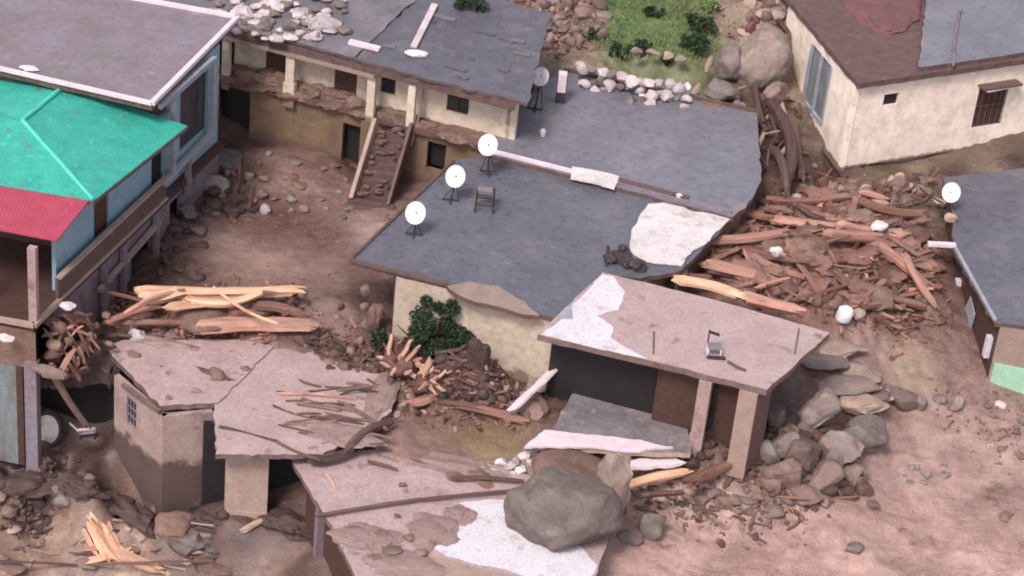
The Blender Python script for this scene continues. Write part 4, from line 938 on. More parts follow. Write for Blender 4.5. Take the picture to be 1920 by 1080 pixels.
# ------------------------------------------------------------------ 8. sunken roof slab in the foreground
def build_fore():
    Z0 = -1.0
    t = thing('sunken_slab_house', 'foreground house buried to its flat mud-covered slab roof, white patch under the boulder', 'house', P(640, 1080, -5))
    c = [P(x, y, Z0) for x, y in ((548, 862), (640, 846), (760, 842), (870, 858), (960, 880), (1060, 920), (1150, 980), (1120, 1075), (1080, 1125), (690, 1125), (612, 972))]
    m = MB(); m.prism(jag(c, .03, .5), .26, 0, 1); r = m.build('roof_slab', [mt['mudroof'], mt['slabedge']], t)
    w_ = [P(x, y, Z0+.012) for x, y in ((800, 1018), (832, 984), (860, 960), (862, 942), (900, 938), (990, 932), (1060, 1000), (1120, 1060), (1090, 1110), (960, 1072), (880, 1055), (835, 1042))]
    m = MB(); m.prism(fract(w_, .06, 4, 21), .04); m.build('white_paint', mt['white'], r)
    A, B = V2(P(560, 885, Z0), 0), V2(P(700, 1125, Z0), 0); n = inset(A, B, P(900, 1000, Z0))
    A = A+n*.4; B = B+n*.4
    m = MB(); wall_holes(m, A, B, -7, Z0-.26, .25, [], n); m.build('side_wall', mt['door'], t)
    m = MB(); a, b = onwall(606, 985, A, B), onwall(655, 1078, A, B); m.post(a-n*.15, -7, Z0-.3, .35, .3, n); m.build('buttress', mt['purple'], t)
    # mud sheet creeping over the slab
    m = MB()
    m.prism(fract([P(x, y, Z0+.05) for x, y in ((745, 1098), (770, 1052), (835, 1046), (950, 1076), (1000, 1100), (900, 1130), (760, 1130))], .07, 3, 8), .1); m.build('cracked_piece', mt['tan'], r)
build_fore()
# ------------------------------------------------------------------ loose things
PK = DIST*K      # metres per photo pixel at the middle of the scene
def place(m, name, mat, mtx, **k):
    o = m.build(name, mat, base=Vector((0, 0, 0)), smooth=k.pop('smooth', False), **k); o.matrix_world = mtx; return o
def axes(p0, p1, roll=0.0):
    d = (p1-p0); L = d.length; z = d/L; x = z.cross(Vector((0, 0, 1)))
    if x.length < .02: x = Vector((1, 0, 0))
    x.normalize(); y = z.cross(x)
    R_ = Matrix((x, y, z)).transposed().to_4x4()
    return Matrix.Translation(p0) @ R_ @ Matrix.Rotation(roll, 4, 'Z'), L
def log(p0, p1, r, mat, label, name='log', cat='log', group=None, bend=.04, taper=.8, n=9, flat=1.0, rag=.35, seed=None, rough=.22):
    """split, frayed timber: ridged along its length, torn at both ends"""
    rr = random.Random(seed if seed is not None else int(p0.x*977+p1.y*131))
    mtx, L = axes(p0, p1, rr.uniform(0, 3)if flat == 1 else rr.uniform(-.4, .4)); k = max(3, int(L/.28)); m = MB()
    o = Vector((rr.uniform(-99, 99), rr.uniform(-99, 99), 0)); bx, by = rr.gauss(0, bend)*L, rr.gauss(0, bend)*L
    rg = [rr.uniform(-1, 1) for _ in range(n)]
    for i in range(k+1):
        t = i/k; c = Vector((bx*math.sin(t*3.14), by*math.sin(t*3.14), t*L)); ra = r*(1+(taper-1)*t)
        for j in range(n):
            a = 6.2832*j/n; q = ra*(1+rough*rg[j]+rough*.9*noise.noise(Vector((math.cos(a)*1.5, math.sin(a)*1.5, t*L*.8))+o))
            z = rr.uniform(-rag, rag)*r*3 if i in (0, k) else 0
            if i in (0, k): q *= rr.uniform(.35, 1)
            m.v.append(c + Vector((math.cos(a)*q, math.sin(a)*q*flat, z)))
    for i in range(k):
        for j in range(n):
            l = (j+1) % n; m.f.append([i*n+j, i*n+l, (i+1)*n+l, (i+1)*n+j]); m.m.append(0)
    for e in (0, k*n):
        m.v.append(Vector((0, 0, 0 if e == 0 else L))); c = len(m.v)-1
        for j in range(n): m.f.append([e+j, e+(j+1) % n, c]); m.m.append(0)
    return place(m, name, mat, mtx, label=label, cat=cat, group=group)
def plank(p0, p1, w_, th, mat, label, name='board', cat='board', group=None, seed=1):
    rr = random.Random(seed); mtx, L = axes(p0, p1, rr.uniform(-.7, .7)); m = MB(); k = max(2, int(L/.3))
    tw = rr.uniform(-.3, .3)
    for i in range(k+1):
        t = i/k; e = i in (0, k); a = tw*t; wl_ = w_*(1+rr.uniform(-.2, .2)*(1 if not e else 2))
        for x, y in ((-1, -1), (0, -1), (1, -1), (1, 1), (0, 1), (-1, 1)):
            z = t*L + (rr.uniform(-.6, .6)*w_ if e else 0)
            X, Y = x*wl_/2, y*th/2
            m.v.append(Vector((X*math.cos(a)-Y*math.sin(a), X*math.sin(a)+Y*math.cos(a)+.03*math.sin(t*5+seed), z)))
    for i in range(k):
        for j in range(6): l = (j+1) % 6; m.f.append([i*6+j, i*6+l, i*6+6+l, i*6+6+j]); m.m.append(0)
    m.f.append([5, 4, 1, 0]); m.f.append([4, 3, 2, 1]); b = k*6; m.f.append([b, b+1, b+4, b+5]); m.f.append([b+1, b+2, b+3, b+4]); m.m += [0]*4
    return place(m, name, mat, mtx, label=label, cat=cat, group=group)
def rock(px, py, rx, ry, mat, label, name='boulder', cat='boulder', group=None, seed=None, dz=0.0, sub=3, cuts=7, rough=.28, on=None, dep=.8, flat=.72, sink=.5):
    sz = (rx*PK, rx*PK*dep, ry*PK*1.1)
    b = P(px, py+ry*.6, on) if on is not None else GP(px, py+ry*.6)
    m = MB(); m.blob((0, 0, 0), sz, seed if seed is not None else int(px*7+py), sub, rough, cuts, False, 0, flat)
    return place(m, name, mt[mat], Matrix.Translation(b+Vector((0, 0, sz[2]*sink+dz))) @ Matrix.Rotation(ru(-.5, .5), 4, 'Z') @ Matrix.Rotation(ru(-.2, .2), 4, 'Y'), label=label, cat=cat, group=group, smooth=True)
def GL(px, py, dz=0.0): return GP(px, py)+Vector((0, 0, dz))

mt['earth'] = surf('dark_earth_and_shade', (.095, .06, .053), (.055, .034, .031), scale=1.4, rough=(.45, .8), bump=1.0, bscale=4, layers=(((.19, .125, .11), 2.0, .64, .76),))  # earth colour, deepened so it also paints shaded hollows
# 9. the great boulder and its neighbours
def great():
    c = P(1056, 973, -.35); m = MB()
    m.blob((0, 0, 0), (2.4, 2.05, 2.12), 44, 5, .13, 12, False, 0, .86)
    place(m, 'boulder', mt['rock'], Matrix.Translation(c+Vector((0, .3, .2))), label='huge round grey boulder resting on the white part of the sunken slab roof', cat='boulder', smooth=True)
great()
rock(1150, 936, 34, 46, 'tan', 'pale tan boulder leaning on the right side of the huge round boulder', on=-.9, dz=1.1, seed=5, sub=4)
rock(1216, 986, 30, 26, 'rock', 'small dark boulder in the mud right of the huge round boulder', seed=8)
rock(1180, 1008, 24, 11, 'rockl', 'small flat pale stone below the small dark boulder near the huge round boulder', 'stone', 'stone', seed=9)
rock(1072, 882, 75, 22, 'mudlump', 'flat tan mud bank behind the huge round boulder', 'mud_bank', 'mud bank', on=-1.0, seed=14, rough=.15, cuts=2)
for i, (x, y) in enumerate(((1030, 818), (1018, 836), (1003, 846), (985, 856), (968, 862), (955, 874), (940, 866), (925, 880), (1000, 868), (978, 880), (960, 890), (908, 876))):
    rock(x, y, ru(11, 18), ru(7, 12), 'stonew' if i % 3 else 'cloth', 'pale cream broken brick in the trail beside the grey rubble floor', 'brick', 'brick', 'pale broken bricks beside the rubble floor', seed=i+300, sub=2, cuts=9, flat=.55)

# 10. boulder pile at the corner of the shelter and rocks on the mud flat
RK = [ (1525,778,40,36,'rockl','rounded pale grey boulder, topmost of the pile by the shelter corner post',.35),
 (1600,768,48,14,'tan','long flat pale stone lying across the top of the boulder pile',.55),
 (1617,805,36,38,'rock','dark grey boulder at the right side of the boulder pile',0),
 (1500,852,36,34,'rockp','pinkish boulder with a hollow in the middle of the boulder pile',.25),
 (1572,838,42,32,'rockl','pale slanting boulder below the long flat stone in the pile',.1),
 (1462,884,30,34,'rockp','pink-brown boulder at the lower left of the boulder pile',0),
 (1540,896,36,32,'rockp','brown boulder at the lower front of the boulder pile',0),
 (1592,880,26,26,'rockp','small brown boulder at the lower right of the boulder pile',0),
 (1470,832,20,26,'rockl','narrow upright pale stone at the upper left of the boulder pile',.2),
 (1555,868,22,26,'rock','dark stone wedged in the centre front of the boulder pile',.1),
 (1505,925,30,15,'rockp','low red-brown stone at the foot of the boulder pile',-.05),
 (1545,938,22,9,'rockp','smallest flat stone at the muddy foot of the boulder pile',-.05),
 (1690,742,44,24,'rockp','broad mud-covered boulder sitting on the mud right of the pile',0),
 (1722,752,17,20,'rockl','small bright pale stone against the broad mud-covered boulder',.1),
 (1793,756,17,17,'rockl','lone pale stone on the mud flat below the right-hand house',0),
 (1655,740,24,13,'stonew','pale pointed stone left of the broad mud-covered boulder',0),
 (1452,775,24,28,'rock','dark stone in the shade of the shelter corner beside the pile',0),
 (1440,850,20,26,'rock','dark wet stone between the shelter post and the boulder pile',0),
 (1735,886,16,10,'rockl','small stone alone on the mud flat below the boulder pile',0),
 (1775,890,11,6,'rockl','pale pebble right of the small lone stone on the mud flat',0),
 (1885,966,20,6,'rockp','flat dark stone on the pink mud near the right edge',0),
 (1600,1028,20,9,'rock','dark stone in the pink mud flow below the boulder pile',0),
 (1635,945,18,8,'rockp','brown stone half sunk in the pink mud below the pile',0)]
for i, (x, y, rx, ry, mm, lb, dz) in enumerate(RK): rock(x, y, rx*(1.22 if x < 1660 and y < 930 else 1), ry*(1.15 if x < 1660 and y < 930 else 1), mm, lb, seed=i+20, dz=dz, sub=4 if rx > 28 else 3, cuts=13, flat=.62, rough=.16)
for i, (x, y, w_, h_, mm) in enumerate(((1560,650,75,9,'tan'),(1600,690,60,10,'tan'),(1565,722,70,12,'rockl'),(1540,676,55,8,'rock'),(1590,742,70,9,'rockp'))):
    rock(x, y, w_, h_, mm, ('upper broad mud ledge right of the shelter slab','brown mud-covered ledge stone above the boulder pile','pale flat ledge stone just above the boulder pile','dark thin ledge beside the shelter slab corner','low pink-brown ledge stone over the dark boulder')[i], 'ledge_stone', 'stone', seed=70+i, cuts=4, dep=.45)
for i in range(14):
    x, y = ru(1755, 1925), ru(735, 860)
    if (x-1755)*.5 < (y-735)-60: continue
    rock(x, y, ru(8, 14), ru(5, 9), random.choice(('rockl', 'rockp', 'stonew', 'rock')), 'small stone strewn over the mud below the mint green wall', 'stone', 'stone', 'small stones on the mud below the mint wall', seed=400+i, sub=2)
for i in range(16):
    rock(ru(1690, 1800), ru(870, 905), ru(4, 9), ru(2, 5), 'rockl', 'pebble scattered on the mud flat right of the boulder pile', 'stone', 'stone', 'pebbles on the mud flat', seed=500+i, sub=2)

for i in range(30): rock(ru(1430, 1620), ru(800, 935), ru(8, 20), ru(6, 14), random.choice(('earth', 'root', 'earth')), 'dark earthy lump wedged among the boulders of the pile', 'earth_lump', 'earth', 'dark earthy lumps in the boulder pile', seed=2400+i, sub=2, dz=.1)
for i in range(26):
    c = GL(ru(1420, 1600), ru(840, 945), .25); d = Vector((random.gauss(0, .4), random.gauss(0, .3), random.gauss(0, .25)))
    log(c-d, c+d, ru(.04, .1), mt[random.choice(('root', 'wood'))], 'red-brown root tangled in the front of the boulder pile', name='root', cat='root', group='roots tangled in the boulder pile', n=6)
for i in range(16): rock(ru(1440, 1620), ru(770, 915), ru(18, 32), ru(16, 26), random.choice(('rock', 'rock', 'rockp')), 'dark jagged stone filling the gaps of the boulder pile', 'stone', 'stone', 'dark jagged stones filling the boulder pile', seed=2450+i, dz=-.1, cuts=13, flat=.6, rough=.15)
# 11. timber wreckage between the shelter and the right-hand house
W = lambda a, b, c, d, r, m_, lb, z0=.25, z1=.25, **k: log(GL(a, b, z0), GL(c, d, z1), r, mt[m_], lb, **k)
def WZ(a, b, c, d, z, r, m_, lb, **k): return log(P(a, b, z), P(c, d, z), r, mt[m_], lb, **k)
WZ(1268, 524, 1392, 556, 3.1, .30, 'peel', 'pale peeled log lying along the back edge of the shelter slab', flat=.8)
WZ(1392, 556, 1498, 582, 3.0, .36, 'woodo', 'pinkish orange log at the back edge of the shelter slab, right of the peeled one', flat=.8)
WZ(1322, 498, 1452, 528, 2.6, .40, 'woodo', 'thick orange log behind the shelter, ending by a white block')
WZ(1255, 508, 1330, 520, 2.7, .2, 'wood', 'short brown log between the grey roof corner and the shelter slab')
W(1450, 428, 1575, 442, .26, 'woodo', 'long pink split log across the upper part of the timber wreckage', .5, .5)
W(1565, 440, 1695, 452, .34, 'woodo', 'thick pale-ended log in the upper right of the timber wreckage', .5, .4)
W(1480, 500, 1528, 572, .17, 'wood', 'slanting plank-like log near the white block in the wreckage', .6, .7)
W(1495, 462, 1590, 545, .26, 'wood', 'dark diagonal beam in the middle of the timber wreckage', .5, .4)
W(1380, 470, 1470, 500, .3, 'wood', 'brown trunk behind the thick orange log', .3, .3)
W(1400, 415, 1500, 425, .2, 'wood', 'brown branch at the upper left of the timber wreckage', .4, .3)
W(1290, 470, 1400, 440, .18, 'bark', 'dark muddy log right below the grey roof eave', .3, .4)
W(1600, 520, 1560, 600, .14, 'wood', 'thin reddish pole pointing down in the lower wreckage', .4, .3)
LB = (('long orange-brown log right under the grey roof edge in the wreckage', 1330, 478, 1470, 462, .28), ('thick muddy log crossing the centre of the wreckage', 1500, 520, 1640, 495, .3),
 ('red-brown log along the top of the wreckage near the yellow house', 1440, 400, 1590, 392, .24), ('slanting red log at the right side of the wreckage', 1640, 480, 1735, 560, .24),
 ('long muddy log low in the wreckage behind the white drum', 1590, 570, 1730, 600, .22), ('pinkish log in the left centre of the wreckage', 1400, 500, 1500, 545, .26),
 ('short thick log beneath the long pink split log', 1540, 465, 1640, 470, .3), ('brown log at the upper right end of the wreckage', 1610, 405, 1730, 425, .22),
 ('long thin red pole in the lower centre of the wreckage', 1480, 590, 1640, 545, .12), ('crooked log near the right-hand house in the wreckage', 1690, 500, 1750, 600, .2))
for i, (lb, a, b_, c, d_, r) in enumerate(LB): W(a, b_, c, d_, r, ('woodo', 'wood', 'wood')[i % 3], lb, .75, .75)
rock(1642, 447, 16, 14, 'cloth', 'small white block on the end of the thick log', 'white_block', 'block', seed=1, dz=.8, cuts=9, flat=.55)
rock(1450, 496, 12, 12, 'cloth', 'small white block beside the thick orange log', 'white_block', 'block', seed=2, dz=.8, cuts=9, flat=.55)
m = MB(); b = GL(1578, 604, .1); m.tube([b, b+Vector((0, 0, .1)), b+Vector((.12, 0, .55)), b+Vector((.14, 0, .66))], [.30, .38, .38, .28], 14)
m.build('drum', mt['dish'], label='round white drum standing at the back corner of the shelter slab', cat='drum', smooth=True)
rock(1606, 600, 14, 14, 'tan', 'tan stone touching the round white drum', 'stone', 'stone', seed=3, dz=.3)
def inpoly(x, y, pl):
    c = False; j = len(pl)-1
    for i in range(len(pl)):
        if (pl[i][1] > y) != (pl[j][1] > y) and x < (pl[j][0]-pl[i][0])*(y-pl[i][1])/(pl[j][1]-pl[i][1])+pl[i][0]: c = not c
        j = i
    return c
WPOLY = [(1300, 480), (1440, 385), (1560, 365), (1690, 385), (1745, 450), (1760, 600), (1700, 625), (1590, 600), (1510, 585), (1400, 560)]
for i in range(60):
    while True:
        x, y = ru(1300, 1760), ru(365, 625)
        if inpoly(x, y, WPOLY): break
    rock(x, y, ru(16, 46), ru(8, 18), random.choice(('splinter', 'splinter', 'splinter', 'root', 'mudlump')), 'matted red-brown clump in the timber wreckage behind the shelter', 'debris_clump', 'debris', 'matted clumps in the timber wreckage', seed=2200+i, rough=.5, cuts=2, dep=.7)
k = 0
while k < 190:
    x, y = ru(1300, 1760), ru(365, 625)
    if not inpoly(x, y, WPOLY): continue
    k += 1; c = GL(x, y, ru(.05, .55)); a = random.gauss(.1, .75); L = random.choice((ru(.4, 1), ru(.5, 1.3), ru(1, 2.6)))
    d = Vector((math.cos(a), -math.sin(a)*1.0, ru(-.35, .35)))*L/2
    mm = random.choice(('wood', 'wood', 'splinter', 'woodo', 'bark', 'wood', 'splinter'))
    if k % 3: plank(c-d, c+d, ru(.12, .34), ru(.05, .14), mt[mm], 'splintered red-brown board in the timber wreckage behind the shelter', group='broken boards in the timber wreckage', seed=k)
    else: log(c-d, c+d, ru(.07, .18), mt[mm], 'broken red-brown branch in the timber wreckage behind the shelter', name='branch', cat='branch', group='broken branches in the timber wreckage', n=6)

# 12. peeled logs between the blue house and the hut
Z1 = .5
WZ(262, 546, 560, 543, 1.2, .34, 'peel', 'longest bright peeled log on top of the timber stack by the blue house', bend=.03, flat=.8, n=10)
WZ(345, 560, 500, 543, 1.45, .42, 'peel', 'bright flattened slab of peeled wood in the centre of the stack', flat=.45, n=8)
WZ(268, 560, 338, 548, 1.3, .36, 'peel', 'short peeled stump at the left end of the stack', flat=.9)
WZ(316, 576, 410, 566, 1.2, .36, 'peel', 'creamy white split face of timber in the left centre of the stack', flat=.5, n=7)
WZ(232, 590, 345, 545, 1.25, .13, 'woodo', 'slanting orange pole at the left end of the stack')
WZ(205, 602, 300, 574, .9, .16, 'woodo', 'frayed orange-brown pole ending at the blue house wall')
WZ(200, 548, 275, 566, 1.0, .13, 'rootl' if 0 else 'wood', 'thin greyish branch at the upper left end of the stack')
WZ(196, 606, 380, 606, .35, .17, 'wood', 'long brown log under the left half of the stack')
WZ(368, 612, 592, 608, .55, .42, 'woodo', 'thick brown-pink log lowest on the right of the stack', n=10, bend=.03, rag=.15, rough=.26)
WZ(400, 538, 520, 606, 1.75, .07, 'peel', 'thin pale stick crossing diagonally over the stack')
WZ(470, 572, 570, 590, .8, .26, 'wood', 'shadowed brown log inside the right end of the stack')
WZ(430, 590, 520, 575, .6, .25, 'wood', 'dark brown log behind the diagonal stick')
WZ(540, 575, 566, 535, .8, .12, 'bark', 'dark pointed splinter standing at the right end of the stack')
WZ(530, 590, 572, 578, .8, .14, 'wood', 'short pinkish branch at the lower right end of the stack')
rock(375, 592, 60, 20, 'mudlump', 'heap of brown mud caught inside the timber stack', 'mud_heap', 'mud heap', on=.1, seed=30)
rock(256, 627, 18, 9, 'stonew', 'flat pale stone beneath the left end of the timber stack', 'stone', 'stone', seed=31, on=-.25)
WZ(205, 628, 250, 632, -.1, .1, 'bark', 'short muddy stick beside the flat pale stone')

# 13. hut roof litter
zh = -.28
WZ(300, 688, 380, 694, zh, .10, 'bark', 'dark curved branch lying alone on the hut roof', bend=.06)
WZ(372, 692, 440, 716, zh, .14, 'bark', 'dark broken limb joined to the curved branch on the hut roof', bend=.05)
rock(405, 702, 18, 10, 'mudlump', 'clod of mud stuck to the dark limb on the hut roof', 'mud_clod', 'clod', on=zh, seed=61)
rock(252, 664, 13, 6, 'mudlump', 'small dark clod near the back left corner of the hut roof', 'mud_clod', 'clod', on=zh, seed=62)
rock(316, 746, 8, 4, 'mudlump', 'smallest dark clod near the hut roof front corner', 'mud_clod', 'clod', on=zh, seed=63)
rock(460, 690, 10, 5, 'mudlump', 'brown clod right of the dark limb on the hut roof', 'mud_clod', 'clod', on=zh, seed=64)
for i in range(34):
    x, y = ru(540, 720), ru(712, 835)
    L = ru(35, 110); a = random.gauss(.12, .22)
    WZ(x-L/2, y-a*L/2, x+L/2, y+a*L/2, zh+ru(-.05, .05), ru(.04, .10), random.choice(('bark', 'mudlump', 'mudlump', 'rockp')), 'muddy stick lying across the right part of the hut roof', name='branch', cat='branch', group='muddy sticks on the hut roof', n=6)
WZ(520, 738, 668, 748, zh+.06, .06, 'woodo', 'long thin pale stick at the back of the sticks on the hut roof', name='branch', cat='branch')
WZ(412, 800, 520, 828, zh+.02, .08, 'bark', 'thin dark branch along the front edge of the hut roof slab', name='branch', cat='branch')
WZ(515, 826, 600, 862, zh-.02, .10, 'bark', 'dark branch end hanging over the front corner of the hut roof', name='branch', cat='branch')
WZ(578, 862, 660, 842, -.5, .2, 'bark', 'thick muddy root lying between the hut roof and the sunken slab', name='branch', cat='root')
WZ(650, 845, 735, 792, -.35, .22, 'bark', 'thick pale-topped muddy root at the right edge of the hut roof', name='branch', cat='root')
for i in range(60):   # torn roots and clods along the back of the roof
    t = rnd(); x = 560+t*150+ru(-14, 14); y = 632+t*60+ru(-14, 20)
    c = GL(x, y, .1); d = Vector((random.gauss(0, .5), random.gauss(0, .3), random.gauss(0, .25)))
    log(c-d, c+d, ru(.04, .12), mt['bark'], 'torn dark root tangled at the back right corner of the hut roof', name='root', cat='root', group='torn roots behind the hut roof', n=6)

for i, (x, y, rx, ry, z, lb) in enumerate(((640, 655, 90, 14, -.28, 'mud drift along the back edge of the hut roof'), (715, 740, 26, 44, -.3, 'mud drift burying the right edge of the hut roof'), (640, 815, 60, 14, -.28, 'mud drift at the right front of the hut roof'), (300, 642, 70, 7, -.24, 'thin mud drift under the timber stack on the hut roof'),
        (820, 868, 110, 12, -1.0, 'mud drift along the rear edge of the sunken slab roof'), (690, 1010, 60, 18, -1.0, 'rough mud smear on the left of the sunken slab roof'), (810, 1000, 44, 22, -1.0, 'brown mud smear beside the white patch on the sunken slab'), (760, 1060, 60, 16, -1.0, 'muddy drift at the lower edge of the sunken slab'), (862, 964, 26, 14, -1.0, 'mud smear on the upper left corner of the white patch under the boulder'))):
    m = MB(); m.blob((0, 0, 0), (rx*PK, ry*PK/math.sin(_p), .13), 2600+i, 4, .55, 0, False)
    place(m, 'mud_drift', mt['drift'], Matrix.Translation(P(x, y, z)) @ Matrix.Rotation(-.12, 4, 'Z'), label=lb, cat='mud drift', smooth=True)
for i in range(60):
    x, y = ru(600, 735), ru(640, 700); rock(x, y, ru(6, 16), ru(5, 12), random.choice(('earth', 'root', 'mudlump')), 'dark clod in the tangle between the hut roof and the orange stump', 'earth_lump', 'earth', 'dark clods behind the hut roof', seed=2700+i, sub=2)
# 14. uprooted stump and mound in front of the central house
def stump(px, py, label, mats, n=14, s=1.0, z=None, seed=1, up=True):
    rr = random.Random(seed); b = GL(px, py, .25) if z is None else P(px, py, z)
    t = thing('uprooted_stump', label, 'stump', b)
    m = MB(); m.blob(b+Vector((0, 0, .3*s)), (.7*s, .55*s, .6*s), seed, 3, .4, 4, False); m.build('stump', mt[mats[0]], t, smooth=True)
    for i in range(n):
        a = rr.uniform(0, 6.28); e = rr.uniform(-.2, 1.2) if up else rr.uniform(-.8, .3); L = rr.uniform(.8, 1.7)*s
        p = b+Vector((0, 0, .35*s)); d = Vector((math.cos(a)*math.cos(e), math.sin(a)*math.cos(e)*.8-.2, math.sin(e)))
        pts = [p]; 
        for k_ in range(5): d = (d+Vector((rr.gauss(0, .25), rr.gauss(0, .25), rr.gauss(0, .25)))).normalized(); pts.append(pts[-1]+d*L/5)
        m = MB(); m.tube(pts, [.13*s, .13*s, .12*s, .10*s, .085*s, .05*s], 6, wob=.15); m.build('root', mt[mats[1] if i % 3 else mats[2]], t)
stump(748, 712, 'orange uprooted stump with upright roots left of the dark bush', ('root', 'rootl', 'root'), 20, 1.05, seed=3)
stump(795, 735, 'pale-rooted stump at the foot of the mound below the dark bush', ('root', 'rootl', 'rootl'), 12, .9, seed=8)
WZ(788, 700, 806, 672, .9, .15, 'peel', 'short bright peeled stick standing beside the orange stump', name='branch', cat='branch', flat=.6)
WZ(770, 756, 812, 742, .0, .24, 'woodo', 'curved pale root end below the orange stump', name='branch', cat='root')
WZ(850, 758, 985, 792, -.35, .2, 'wood', 'long muddy brown log along the upper edge of the olive pool', bend=.02)
WZ(820, 752, 900, 762, -.2, .14, 'bark', 'short dark log left of the long log by the olive pool')
if 0: rock(850, 700, 66, 40, 'earth', 'dark mud mound under the bush in front of the cream wall', 'mud_mound', 'mound', seed=81, sub=4, rough=.35, dep=.6)
if 0: rock(908, 716, 60, 40, 'earth', 'red-brown mud mound between the bush and the broken wall', 'mud_mound', 'mound', seed=82, sub=4, rough=.35, dep=.6)
rock(893, 660, 20, 50, 'earth', 'tall dark clump of earth covering the left edge of the broken wall', 'earth_clump', 'earth', seed=83, sub=4, rough=.4, dz=-.2, dep=.5)
rock(700, 600, 18, 34, 'mudlump', 'upright clump of earth at the left corner of the cream wall', 'earth_clump', 'earth', seed=84, sub=3, rough=.4)
for i, (x, y) in enumerate(((686, 545), (684, 575), (690, 610), (676, 640), (712, 640))): rock(x, y, ru(9, 14), ru(9, 14), 'rockp', 'pinkish stone in the heap at the left corner of the cream wall', 'stone', 'stone', 'stones by the corner of the cream wall', seed=90+i, sub=2)
for i, (x, y, rx, ry) in enumerate(((1040, 690, 16, 18), (1050, 665, 12, 10), (990, 745, 30, 16), (1015, 722, 30, 18), (965, 760, 22, 14), (1005, 772, 34, 14), (950, 778, 30, 9))):
    rock(x, y, rx, ry, 'rockp' if i > 1 else 'stonew', ('pale lump under the left corner of the shelter slab', 'small pale lump tucked under the white end of the shelter slab', 'pink chunk of wall at the foot of the broken cream wall', 'largest pink chunk leaning between cream wall and shelter', 'small pink chunk at the left of the broken wall chunks', 'long pink chunk just above the pale bricks', 'flat pink chunk beside the log at the olive pool')[i], 'wall_chunk', 'rubble', seed=100+i, cuts=9, flat=.6)
plank(P(962, 768, .2), P(1040, 690, .9), .45, .12, mt['rim'], 'pinkish fallen board leaning from the bricks up to the shelter slab', seed=4)
for i in range(32):
    rock(ru(815, 950), ru(672, 750), ru(6, 20), ru(5, 14), 'earth', 'dark clod in the mud mound under the bush', 'mud_clod', 'clod', 'dark clods of the mound under the bush', seed=2000+i, sub=2)
for i in range(30):
    c = GL(ru(640, 940), ru(650, 760), .15); d = Vector((random.gauss(0, .5), random.gauss(0, .3), random.gauss(0, .25)))
    log(c-d, c+d, ru(.04, .11), mt[random.choice(('bark', 'bark', 'wood'))], 'dark torn root in the mud between the hut roof and the broken wall', name='root', cat='root', group='torn roots below the dark bush', n=6)
# pale boards between the great boulder and the shelter
plank(P(1140, 876, -.6), P(1282, 862, -.6), .62, .16, mt['rim'], 'broad pale board right of the grey rubble floor', seed=11)
WZ(1170, 912, 1290, 884, -1.0, .25, 'peel', 'pink peeled log running right from the pale boulder')
WZ(1190, 930, 1280, 925, -1.2, .16, 'root', 'red-brown root mass under the pink peeled log', name='root', cat='root')
WZ(1292, 905, 1420, 848, -.6, .26, 'wood', 'pinkish muddy log rising towards the shelter posts')
WZ(1300, 930, 1345, 968, -1.6, .09, 'bark', 'thin dark branch sticking out of the mud below the muddy log', name='branch', cat='branch')
for i, (x, y) in enumerate(((1290, 790), (1300, 820), (1285, 840))): rock(x, y, 10, 18, 'tan', 'pale clod stuck to the left post of the shelter', 'mud_clod', 'clod', 'pale clods by the left post of the shelter', seed=120+i, sub=2)
for i in range(26): rock(ru(1200, 1480), ru(915, 965), ru(10, 26), ru(5, 11), random.choice(('mudlump', 'rockp', 'rockp', 'tan')), 'muddy lump in the rubbly bank below the shelter', 'mud_clod', 'clod', 'muddy lumps in the bank below the shelter', seed=130+i, sub=2)
for i in range(20): rock(ru(1270, 1440), ru(830, 900), ru(8, 20), ru(6, 12), random.choice(('earth', 'root', 'earth')), 'dark lump of wreckage around the shelter posts', 'mud_clod', 'clod', 'dark lumps around the shelter posts', seed=160+i, sub=2)

# 15. foreground slab litter, long pole
zs = -.93
WZ(590, 968, 790, 936, zs+.15, .075, 'bark', 'long thin dark pole lying across the sunken slab roof', name='pole', cat='pole', bend=.005, taper=1)
WZ(785, 937, 985, 918, zs+.15, .085, 'bark', 'thin dark pole ending under the huge round boulder', name='pole', cat='pole', bend=.006, taper=1)
WZ(612, 888, 628, 914, zs, .07, 'peel', 'short white stick at the left end of the sunken slab roof', name='stick', cat='stick', flat=.5)
for i, (x, y, rx, ry) in enumerate(((755, 908, 10, 5), (745, 966, 9, 5), (660, 990, 16, 4), (710, 1000, 20, 6), (765, 1005, 12, 7), (735, 1030, 22, 8), (770, 1010, 9, 9), (790, 1035, 16, 8), (850, 893, 22, 5), (905, 897, 30, 6), (700, 1045, 16, 4))):
    rock(x, y, rx*.8, ry*.45, 'mudlump', 'dark clod on the mud-covered sunken slab roof', 'mud_clod', 'clod', 'dark clods on the sunken slab roof', on=zs, seed=180+i, sub=2)
WZ(690, 865, 745, 880, -.8, .07, 'bark', 'short crooked twig at the upper edge of the sunken slab roof', name='stick', cat='stick')
WZ(848, 896, 980, 902, -.8, .12, 'bark', 'dark branch along the rear edge of the sunken slab beneath the bricks', name='branch', cat='branch')
WZ(770, 860, 900, 884, -.85, .05, 'wood', 'thin brown stick below the olive pool', name='stick', cat='stick')

